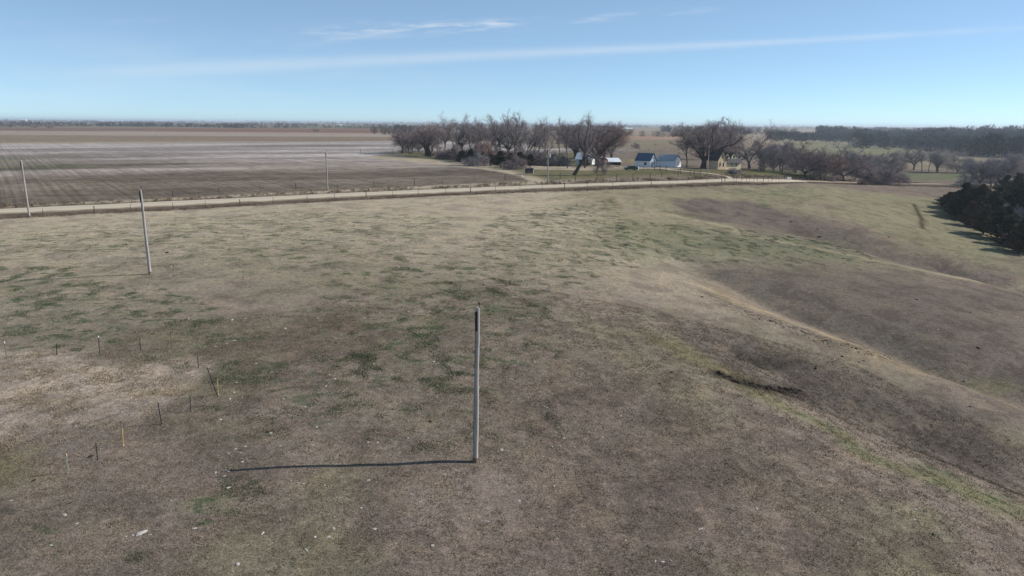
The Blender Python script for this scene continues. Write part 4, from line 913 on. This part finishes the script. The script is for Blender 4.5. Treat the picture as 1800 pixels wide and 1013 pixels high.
for a in [(1668,368,336,40,'lowest dark cedar at the left tip of the right hand thicket'),(1692,378,318,44,'spiky cedar below the dead tree at the left of the thicket'),(1716,388,326,48,'dark cedar in the front row right of the spiky one'),
 (1742,402,332,50,'broad dark cedar in the middle of the front row of the thicket'),(1752,420,362,44,'dark cedar at the foot of the thicket left of the pale bush'),(1806,432,372,60,'dark cedar in front of the pale bush at the right edge'),
 (1722,366,322,40,'dark cedar in the second row of the thicket'),(1752,372,326,44,'dark cedar in the second row directly behind the pale bush'),(1806,392,306,60,'tall dark cedar at the right edge of the picture'),
 (1784,362,302,46,'rusty tinted cedar behind the pale bush',2),(1840,450,350,70,'cedar just beyond the right edge of the picture whose shadow falls on the slope'),(1700,360,322,34,'small cedar behind the spiky one'),(1765,350,306,38,'dark cedar farthest back in the thicket'),(1730,380,330,44,'dark cedar filling the thicket between the second row trees'),(1704,384,330,38,'dark cedar tucked between the spiky one and the broad front one'),(1768,388,340,44,'dark cedar left of the pale bush, in the middle row'),(1766,410,360,44,'dark cedar in the front row just below the pale bush'),(1822,402,318,60,'dark cedar crowding the right edge behind the pale bush'),(1790,378,318,50,'dark cedar rising behind the top of the pale bush'),(1828,426,350,60,'dark cedar half outside the right edge of the picture'),(1680,366,334,30,'low dark cedar in the second row at the left tip'),
 (1660,360,341,26,'tiny outlying cedar at the very left tip of the thicket'),(1680,384,346,36,'low cedar at the front edge, between the left tip and the spiky cedar'),(1704,400,352,40,'low cedar at the front edge below the spiky one'),(1728,412,358,44,'low cedar at the front edge left of the broad one',2),(1770,434,376,46,'low cedar at the front edge, lowest before the right edge'),(1790,446,384,50,'lowest cedar of all near the right edge of the picture'),
 (1740,392,338,50,'bronze cedar deep inside the middle of the thicket',2),(1712,376,326,46,'bronze cedar deep inside the left half of the thicket',2)]: cedar(*a, group='dark cedars of the right hand thicket')
for a in [(754,277,261,18,'small dark cedar bush below the second big crown of the grove'),(772,278,264,8,'tiny dark cedar left of the straight single trunked tree'),(797,281,259,30,'brownish cedar bush left of the darkest brush',2),(812,286,264,34,'dark cedar bush in the left part of the brush belt'),
 (829,288,260,28,'dark cedar bush under the tree whose trunk leans left'),(846,289,268,34,'dark cedar bush in the middle of the brush belt'),(862,291,270,38,'darkest cedar bush at the lower middle of the brush belt'),(880,294,264,40,'big dark cedar bush right of the brush belt middle'),
 (898,293,268,34,'dark cedar bush below the two headed tree'),(914,296,266,40,'dark cedar bush left of the small dark hutch'),(932,293,270,32,'dark cedar bush just above the small dark hutch'),(950,289,268,26,'dark cedar bush touching the transformer pole from the left'),
 (974,289,270,32,'dark cedar bush right of the transformer pole'),(990,288,274,22,'last dark cedar bush at the right end of the brush belt'),(1030,294,274,18,'dark bush in front of the white gabled barn')]: cedar(*a, group='dark cedar bushes under the grove')

for k, (px, py, tp, w, lab, m_) in enumerate([(786,279,262,34,'brown leafless bush left of the brownish cedar bush',tw_brown),(822,284,258,40,'brown leafless bush above the left part of the brush belt',tw_brown),(856,284,258,44,'brown leafless bush above the darkest cedar bush',tw_red),(893,288,262,38,'brown leafless bush right of the big dark cedar bush',tw_brown),
 (925,290,266,36,'leafless bush behind the small dark hutch',tw_grey),(942,291,270,30,'leafless bush left of the transformer pole',tw_brown),(982,292,274,30,'leafless bush at the right end of the brush belt',tw_grey),(838,292,276,36,'low leafless bush at the front of the brush belt, left half',tw_grey),(905,298,282,34,'low leafless bush at the front of the brush belt, right half',tw_brown)]):
    tree('bush1', px, py, tp-9, w*1.15, lab, tm=m_, name='leafless_bush', cat='bush', group='leafless bushes under the grove')

# ------------------------------------------------------------------ farm buildings
w_white = simple_mat('white_siding', (.80,.81,.82), .7, .06, 2, stretch=(.3,.3,5)); w_yel = simple_mat('yellow_siding', (.68,.58,.36), .75, .08, 2, stretch=(.3,.3,5)); w_gable = simple_mat('ochre_siding', (.66,.48,.30), .75, .08, 2, stretch=(.3,.3,5))
r_blue = simple_mat('dark_blue_roof', (.05,.09,.15), .6, .15, 2); r_grey = simple_mat('grey_blue_roof', (.30,.34,.40), .6, .12, 2); r_dark = simple_mat('dark_shingles', (.07,.065,.07), .9, .2, 3); r_white = simple_mat('white_metal_roof', (.62,.66,.70), .4, .06, 2)
red_p = simple_mat('red_barn_paint', (.25,.05,.045), .8, .15, 3); glass_d = simple_mat('dark_window_glass', (.02,.025,.03), .15, .1, 3, spec=.6); trim = simple_mat('white_trim', (.70,.70,.68), .6, .04, 3)
def gable_house(name, label, cat, b, rz, L, W, hw, rise, wall, roof, openings=(), over=.3, group=None, gw=None):
    """ridge along local x; origin at the corner-centre of the base; openings: (part, face, u, z0, w, h, matter)"""
    root = empty(name, (b[0], b[1], b[2]-.1), rz); tag(root, label, cat, group)
    m = MB(); x0, x1, y0, y1 = -L/2, L/2, -W/2, W/2; zt = hw+rise
    V = [(x0,y0,-.4),(x1,y0,-.4),(x1,y1,-.4),(x0,y1,-.4),(x0,y0,hw),(x1,y0,hw),(x1,y1,hw),(x0,y1,hw),(x0,0,zt),(x1,0,zt)]
    m.add(V, [(0,1,5,4),(2,3,7,6),(1,2,6,9,5),(3,0,4,8,7)]); m.build('wall', wall, root)
    m = MB(); th = .14; sl = rise/(W/2)
    for s in (-1, 1):
        ye = s*(W/2+over); ze = hw-over*sl
        P = [(x0-over,0,zt+.02),(x1+over,0,zt+.02),(x1+over,ye,ze+.02),(x0-over,ye,ze+.02)]; Q = [(p[0],p[1],p[2]+th) for p in P]
        F = [(0,3,2,1),(4,5,6,7),(0,1,5,4),(1,2,6,5),(2,3,7,6),(3,0,4,7)]
        if s > 0: P = [P[1],P[0],P[3],P[2]]; Q = [Q[1],Q[0],Q[3],Q[2]]
        m.add(P+Q, F)
    m.build('roof', roof, root)
    for part, face, u, z0, w, h, mat in openings:
        def B(m, u0, u1, z0, z1, d0, d1):
            if face == 'x+': m.box(x1+d0, u0, z0, x1+d1, u1, z1)
            elif face == 'x-': m.box(x0-d1, u0, z0, x0-d0, u1, z1)
            elif face == 'y-': m.box(u0, y0-d1, z0, u1, y0-d0, z1)
            else: m.box(u0, y1+d0, z0, u1, y1+d1, z1)
        m = MB(); f = .09; B(m, u-w/2-f, u-w/2, z0-f, z0+h+f, .003, .05); B(m, u+w/2, u+w/2+f, z0-f, z0+h+f, .003, .05); B(m, u-w/2, u+w/2, z0+h, z0+h+f, .003, .05); B(m, u-w/2, u+w/2, z0-f, z0, .003, .05)
        o = m.build(part, trim, root); q = MB(); B(q, u-w/2, u+w/2, z0, z0+h, .004, .02); q.build('pane' if part == 'window' else 'panel', mat, o)
    return root
def shift(b, dx, dy): x, y = b[0]+dx, b[1]+dy; return (x, y, Hs(x, y))
b = shift(G(1137,294), 0, 3)
gable_house('garage', 'small white garage under a dark blue roof, the left one of the pair', 'garage', b, R(-32), 6.0, 6.2, 2.7, 2.6, w_white, r_blue, [('door','x+',-1.0,0,1.0,2.1,glass_d),('window','x+',1.0,1.0,.9,1.1,glass_d),('window','y-',1.2,1.0,.9,1.0,glass_d)], group='outbuildings of the farmstead')
b = shift(G(1179,294), 0, 4)
gable_house('garage', 'white garage under a grey blue roof, the right one of the pair', 'garage', b, R(-38), 7.4, 6.6, 2.7, 2.0, w_white, r_grey, [('garage_door','x+',-.3,0,3.4,2.3,w_white)], group='outbuildings of the farmstead')
b = shift(G(1153,293), 0, 4)
gable_house('lean_to', 'small pale lean to against the right side of the garage with the dark blue roof', 'shed', b, R(-32), 1.6, 3.0, 1.9, .5, w_white, r_grey, group='outbuildings of the farmstead')
b = shift(G(1032,289), 0, 5)
gable_house('barn', 'white gabled barn with a pale grey roof partly hidden by tree trunks', 'barn', b, R(-24), 7.0, 5.4, 2.2, 2.2, w_white, r_white, [('window','y-',-1.5,.9,.9,1.0,glass_d)], group='outbuildings of the farmstead')
b = shift(G(1061,291), 0, 1)
gable_house('shed', 'narrow red shed with a white door beside the open shed', 'shed', b, R(-55), 2.6, 2.2, 2.0, .8, red_p, r_dark, [('door','x+',.1,0,1.0,1.7,trim)], over=.15, group='outbuildings of the farmstead')
def open_shed():
    b = shift(G(1079,291), 0, 2.5); root = empty('open_shed', b, R(6)); tag(root, 'long low open fronted shed with a bright white roof', 'shed', 'outbuildings of the farmstead')
    m = MB(); m.box(-3.2,3.0,-.3,3.2,3.12,1.5); m.box(-3.2,-.0,-.3,-3.08,3.0,1.4); m.box(3.08,0,-.3,3.2,3.0,1.4); m.build('wall', post_wood, root)
    m = MB(); P = [(-3.5,-.4,1.15),(3.5,-.4,1.15),(3.1,3.4,2.6),(-3.1,3.4,2.6)]; Q = [(p[0],p[1],p[2]+.1) for p in P]; m.add(P+Q, [(0,3,2,1),(4,5,6,7),(0,1,5,4),(1,2,6,5),(2,3,7,6),(3,0,4,7)]); m.build('roof', r_white, root)
    for x in (-2.1,-1.1,0,1.1,2.1): m = MB(); m.box(x-.07,-.1,-.3,x+.07,.04,1.14); m.build('post', post_wood, root)
open_shed()
def farm_house():
    b = shift(G(1262,298), .0, .5); root = empty('farmhouse', b, R(27)); tag(root, 'two storey yellow farmhouse with a steep front gable and a low dormered wing', 'house')
    W, D_, hw, rs = 4.2, 4.6, 3.7, 3.3
    m = MB(); m.add([(0,0,-.4),(W,0,-.4),(W,D_,-.4),(0,D_,-.4),(0,0,hw),(W,0,hw),(W,D_,hw),(0,D_,hw),(W/2,0,hw+rs),(W/2,D_,hw+rs)], [(0,1,5,8,4),(1,2,6,5),(2,3,7,9,6),(3,0,4,7)])
    m.build('front_gable', w_gable, root)
    m = MB(); x1 = W+8.6; m.add([(W+.003,1.0,-.4),(x1,1.0,-.4),(x1,7,-.4),(W+.003,7,-.4),(W+.003,1.0,2.5),(x1,1.0,2.5),(x1,7,2.5),(W+.003,7,2.5),(W+.003,4,4.6),(x1,4,4.6)], [(0,1,5,4),(1,2,6,9,5),(2,3,7,6)]); m.build('wing_wall', w_yel, root)
    def slab(m, P, t=.13):
        Q = [(p[0],p[1],p[2]+t) for p in P]; m.add(P+Q, [(0,3,2,1),(4,5,6,7),(0,1,5,4),(1,2,6,5),(2,3,7,6),(3,0,4,7)])
    m = MB(); e = .35; k = rs/(W/2)
    slab(m, [(-e,-e,hw-e*k+.02),(W/2,-e,hw+rs+.02),(W/2,D_+e,hw+rs+.02),(-e,D_+e,hw-e*k+.02)]); slab(m, [(W/2,-e,hw+rs+.02),(W+e,-e,hw-e*k+.02),(W+e,D_+e,hw-e*k+.02),(W/2,D_+e,hw+rs+.02)])
    m.build('roof', r_dark, root)
    m = MB(); s_ = 2.1/3.0; slab(m, [(W+.36,.4,2.5-.6*s_+.02),(x1+.3,.4,2.5-.6*s_+.02),(x1+.3,4,4.62),(W+.36,4,4.62)]); slab(m, [(W+.36,4,4.62),(x1+.3,4,4.62),(x1+.3,7.5,2.5-.5*s_+.02),(W+.36,7.5,2.5-.5*s_+.02)]); m.build('wing_roof', r_dark, root)
    for dx in (W+1.6, W+5.0):
        w = 2.3; m = MB(); m.add([(dx,2.6,3.2),(dx+w,2.6,3.2),(dx+w,5,3.2),(dx,5,3.2),(dx,2.6,4.7),(dx+w,2.6,4.7),(dx+w,5,4.7),(dx,5,4.7),(dx+w/2,2.6,6.1),(dx+w/2,5,6.1)], [(0,1,5,8,4),(1,2,6,5),(3,0,4,7),(2,3,7,9,6)])
        d = m.build('dormer', w_yel, root)
        m = MB(); kk = 1.4/(w/2); ee = .2; slab(m, [(dx-ee,2.4,4.7-ee*kk+.02),(dx+w/2,2.4,6.12),(dx+w/2,5.2,6.12),(dx-ee,5.2,4.7-ee*kk+.02)], .1); slab(m, [(dx+w/2,2.4,6.12),(dx+w+ee,2.4,4.7-ee*kk+.02),(dx+w+ee,5.2,4.7-ee*kk+.02),(dx+w/2,5.2,6.12)], .1); m.build('dormer_roof', r_dark, d)
        m = MB(); m.box(dx+w/2-.35,2.57,3.9,dx+w/2+.35,2.597,4.9); m.build('window', glass_d, d)
    def win(x0, z0, w, h, y=0):
        m = MB(); f = .05; m.box(x0-f,y-.05,z0-f,x0,y-.003,z0+h+f); m.box(x0+w,y-.05,z0-f,x0+w+f,y-.003,z0+h+f); m.box(x0,y-.05,z0+h,x0+w,y-.003,z0+h+f); m.box(x0,y-.05,z0-f,x0+w,y-.003,z0); o = m.build('window', trim, root)
        q = MB(); q.box(x0,y-.02,z0,x0+w,y-.004,z0+h); q.build('pane', glass_d, o)
    win(.75,1.0,.65,1.5); win(2.5,1.0,.65,1.5); win(1.7,4.2,.6,1.2); win(W+3.6,1.2,.7,.8,1.0); win(W+5.8,1.0,.6,1.2,1.0)
    m = MB(); m.box(W/2-.3,3,hw+rs-.3,W/2+.3,3.6,hw+rs+.9); m.build('chimney', simple_mat('chimney_brick', (.25,.12,.09), .9, .2, 6), root)
farm_house()
def hutch():
    b = G(930,306); root = empty('hutch', b, R(28)); tag(root, 'small dark box hutch with a white end wall, below the brush belt', 'hutch')
    m = MB(); m.box(-1.0,-.7,.35,1.0,.7,1.6); m.build('box', dark_metal, root); m = MB(); m.box(1.003,-.75,.25,1.12,.75,1.7); m.build('end_wall', white_paint, root)
    m = MB(); m.add([(-1.15,-.85,1.62),(1.2,-.85,1.62),(1.2,.85,1.85),(-1.15,.85,1.85),(-1.15,-.85,1.7),(1.2,-.85,1.7),(1.2,.85,1.93),(-1.15,.85,1.93)], [(0,3,2,1),(4,5,6,7),(0,1,5,4),(1,2,6,5),(2,3,7,6),(3,0,4,7)]); m.build('roof', r_dark, root)
    for x in (-.85,.8):
        for y in (-.55,.5): m = MB(); m.box(x,y,-.15,x+.1,y+.1,.349); m.build('leg', post_wood, root)
hutch()
def car():
    b = G(1109,299.5); root = empty('parked_car', b, R(14)); tag(root, 'dark green car parked on the grass left of the dark roofed garage', 'car')
    paint = simple_mat('dark_green_car_paint', (.012,.035,.032), .35, .1, 2, spec=.5)
    prof = [(-2.1,.35),(-2.1,.8),(-1.9,.95),(-1.0,1.0),(-.6,1.42),(.9,1.45),(1.6,1.02),(2.1,.95),(2.15,.5),(2.1,.35)]
    m = MB(); n = len(prof); V = [(x,-.82,z) for x, z in prof]+[(x,.82,z) for x, z in prof]; m.add(V, [tuple(range(n))[::-1], tuple(range(n,2*n))]+[(i,(i+1)%n,(i+1)%n+n,i+n) for i in range(n)]); m.build('body', paint, root)
    m = MB(); m.add([(-.85,-.824,1.04),(1.35,-.824,1.04),(.85,-.824,1.38),(-.5,-.824,1.38)], [(0,1,2,3)]); m.build('window', glass_d, root)
    for x in (-1.35,1.35):
        for s in (-1,1):
            m = MB(); m.tube([(x,s*.66,.33),(x,s*.86,.33)], .33, 14); w = m.build('wheel', dark_metal, root); q = MB(); q.tube([(x,s*.861,.33),(x,s*.875,.33)], .18, 10); q.build('rim', galv, w)
car()
def barrel(px, py, label, h=1.0, r=.34, grp=None):
    b = G(px, py); root = empty('barrel', b); tag(root, label, 'barrel', grp)
    m = MB(); m.tube([(0,0,-.05),(0,0,.05),(0,0,h*.33),(0,0,h*.36),(0,0,h*.66),(0,0,h*.69),(0,0,h)], [r*.95,r,r,r*1.05,r*1.05,r,r*.95], 16); m.build('body', white_paint, root)
    m = MB(); m.tube([(0,0,h+.002),(0,0,h+.05)], [r*.9,r*.85], 16); m.build('lid', galv, root)
barrel(1121,299, 'white barrel standing beside the parked dark green car')
barrel(1384.5,318, 'left one of two white upright barrels at the pasture edge near the thicket', 1.25, .3, 'two white barrels at the pasture edge'); barrel(1388.5,318, 'right one of two white upright barrels at the pasture edge near the thicket', 1.25, .3, 'two white barrels at the pasture edge')
put('stone', stones[2], 917, 310, .7, 'white boulder in the weeds left of the transformer pole', 'stone'); put('stone', stones[3], 978, 321, .6, 'pale boulder beside the road right of the transformer pole', 'stone'); put('stone', stones[4], 986, 322, .6, 'white boulder at the foot of the first farmyard fence post', 'stone')
# tiny far farmsteads
def far_barn(px, py, wpx, hpx, label, roof=r_white, wall=None, name='far_barn', rz=0.2):
    b = G(px, py); D = math.hypot(b[0], b[1]); w = wpx/FPX*D; h = hpx/FPX*D
    gable_house(name, label, 'barn', b, rz, w*.95, w*.55, h*.6, h*.4, wall or w_white, roof, over=w*.02, group='far farm buildings')
for a in [(40,213.5,10,3,'long white barn far off near the left edge'),(64,213.5,4,3,'small white shed right of the long far white barn at left'),(191,210,5,2,'bright white roof on the far skyline, left part'),(424,215,7,2.5,'far white farm building above the reddish field'),(598,221,9,2,'far white roof left of the dark thicket'),
 (686,222,6,2.5,'pale far building just above the dark thicket left of the grove'),(785,233,7,3,'white building seen through the left crowns of the grove'),(803,233,9,3,'pale building seen through the tall crowns of the grove'),(1104,228,14,3,'long white farm building right of the grove at the skyline'),(1535,229,13,2.5,'long white building beyond the far wood'),
 (1567,223,5,2,'white building on the skyline above the far wood'),(1785,229.5,5,2.5,'white building at the right end of the skyline'),(1655,247,6,1.5,'pale roof half buried in the far wood')]: far_barn(*a)

# ------------------------------------------------------------------ far woods and shelter belts (each reads as one mass)
def mass(name, label, pts, hts, mat, seed, per=90, leaf=(.5,2.2), low=.0, cat='wood', wid=.5, shape=.42):
    r = np.random.RandomState(seed); pts = np.asarray(pts); n = len(pts); z = H(pts[:, 0], pts[:, 1]); hts = np.broadcast_to(hts, (n,))
    idx = np.repeat(np.arange(n), per); m = len(idx); h = hts[idx]
    th = r.uniform(0, 2*np.pi, m); f = r.uniform(low, 1, m); rr = h*shape*np.sqrt(np.clip(1-((f-.55)/.52)**2, .02, 1))*r.uniform(.3, 1, m)
    c = np.c_[pts[idx, 0]+rr*np.cos(th), pts[idx, 1]+rr*np.sin(th), z[idx]+h*f]
    L = r.uniform(*leaf, m)*h/12; d = np.c_[np.cos(th)*.5, np.sin(th)*.5, np.full(m, .9)]+r.normal(0, .35, (m, 3)); d /= np.linalg.norm(d, axis=1)[:, None]
    u = r.normal(0, 1, (m, 3)); u /= np.linalg.norm(u, axis=1)[:, None]; w = (L*wid*r.uniform(.3, 1, m))[:, None]
    V = np.stack([c-u*w*.5, c+u*w*.5, c+d*L[:, None]], 1).reshape(-1, 3)
    tr = np.c_[pts, z]; tw_ = hts[:, None]*.02; ax = np.array([[1, 0, 0]]); T = np.stack([tr-ax*tw_-[0,0,.5], tr+ax*tw_-[0,0,.5], tr+np.c_[np.zeros((n, 2)), hts*.8]], 1).reshape(-1, 3)
    V = np.concatenate([V, T]); o = link(name, quads(name, V, np.arange(len(V)).reshape(-1, 3), mat)); tag(o, label, cat, kind='stuff')
wood_m = simple_mat('far_wood_twigs', (.034,.031,.034), 1, .4, .05); wood_d = simple_mat('far_wood_dark', (.036,.036,.036), 1, .4, .05); belt_m = simple_mat('belt_trees', (.07,.06,.058), 1, .3, .01)
def region(pxs, n, seed, jitter=None):
    P = np.array([G(*p)[:2] for p in pxs]); r = np.random.RandomState(seed); lo = P.min(0); hi = P.max(0); out = []
    c = r.uniform(lo, hi, (n*8, 2)); return c[in_poly(c[:, 0], c[:, 1], P, .01) > .5][:n]
rs = np.random.RandomState(9)
p = region([(1500,261),(1600,266),(1690,274),(1810,280),(1960,288),(1960,250),(1810,247),(1500,244)], 620, 1); mass('far_wood', 'dark leafless river wood filling the valley at the right', p, 3+24*fbm(p[:,0]/90,p[:,1]/90,5,2)*rs.uniform(.7,1.15,len(p)), wood_m, 1, 260, (.8,2.6), shape=.55)
p = region([(1440,246),(1960,252),(1960,238),(1440,235)], 620, 2); mass('far_wood', 'second farther belt of the dark river wood', p, 3+28*fbm(p[:,0]/150,p[:,1]/150,6,2)*rs.uniform(.7,1.15,len(p)), wood_m, 2, 150, (1.5,4), shape=.6)
p = region([(1350,248),(1450,250),(1520,254),(1520,245),(1350,241)], 150, 3); mass('far_wood', 'dark wood behind the tan rise right of the yellow house', p, rs.uniform(9,14,len(p)), wood_m, 3, 200, (1,3), shape=.55)
p = region([(652,237),(735,239),(735,231),(652,231)], 90, 4); mass('thicket', 'dark thicket in the fields left of the grove', p, rs.uniform(6,12,len(p)), wood_d, 4, 120, cat='thicket')
p = region([(1125,241),(1190,242),(1192,240),(1125,239)], 26, 5); mass('hedge', 'short dark hedge beyond the field above the garages', p, rs.uniform(6,8,len(p)), wood_d, 5, 90, cat='hedge')
p = region([(955,238),(1002,238),(1002,236),(955,236)], 18, 6); mass('hedge', 'short dark hedge seen between the grove trees', p, rs.uniform(6,8,len(p)), wood_d, 6, 90, cat='hedge')
p = region([(1160,236),(1400,237),(1400,230),(1160,230)], 120, 7); mass('far_wood', 'grey far wood behind the domed tree and the house', p, rs.uniform(9,14,len(p)), wood_m, 7, 120, (1,3), shape=.55)
def belt(D0, D1, az0, az1, n, seed, h, label, gap=.45, sc=.05):
    r = np.random.RandomState(seed); a = np.radians(r.uniform(az0, az1, n)); k = vnoise(a*30, np.full(n, seed*1.7), seed); D = D0+(D1-D0)*fbm(a*6, np.full(n, seed*.7), seed+9, 2)*1.3
    p = np.c_[D*np.sin(a), D*np.cos(a)][k > gap]; p = p+r.normal(0, 8, p.shape); mass('tree_belt', label, p, r.uniform(.6, 1.2, len(p))*h, belt_m, seed, 16, (3,7), cat='tree belt', wid=.7, shape=.7)
belt(1700, 2300, -48, -20, 700, 21, 9, 'grey tree belt along the left part of the skyline', .25)
belt(1600, 2200, -24, 14, 500, 22, 8, 'low tree belts beyond the reddish fields', .55)
belt(2300, 3200, -48, 48, 1300, 23, 10, 'distant hedgerows strung across the plain', .5)
belt(3600, 5200, -48, 48, 1800, 24, 11, 'farther hedgerows fading into the haze', .42)
belt(6000, 9000, -48, 48, 2600, 25, 13, 'farthest dark line of trees on the horizon', .3)
belt(1300, 1900, 2, 22, 260, 26, 9, 'scattered tree rows beyond the farmstead', .5)

# ------------------------------------------------------------------ haze
def haze():
    m = bpy.data.materials.new('haze'); m.use_nodes = True; nt = m.node_tree; nt.nodes.clear()
    o = nt.nodes.new('ShaderNodeOutputMaterial'); v = nt.nodes.new('ShaderNodeVolumePrincipled'); v.inputs['Density'].default_value = HAZE; v.inputs['Color'].default_value = (.78, .89, 1.0, 1); v.inputs['Anisotropy'].default_value = .2
    nt.links.new(v.outputs[0], o.inputs['Volume'])
    b = MB(); b.box(-31000, -31000, Z_MIN-1, 31000, 31000, 44); ob = b.build('haze', m); tag(ob, 'pale blue haze over the whole plain', 'haze', kind='stuff')
HAZE = 1.05e-4
haze()
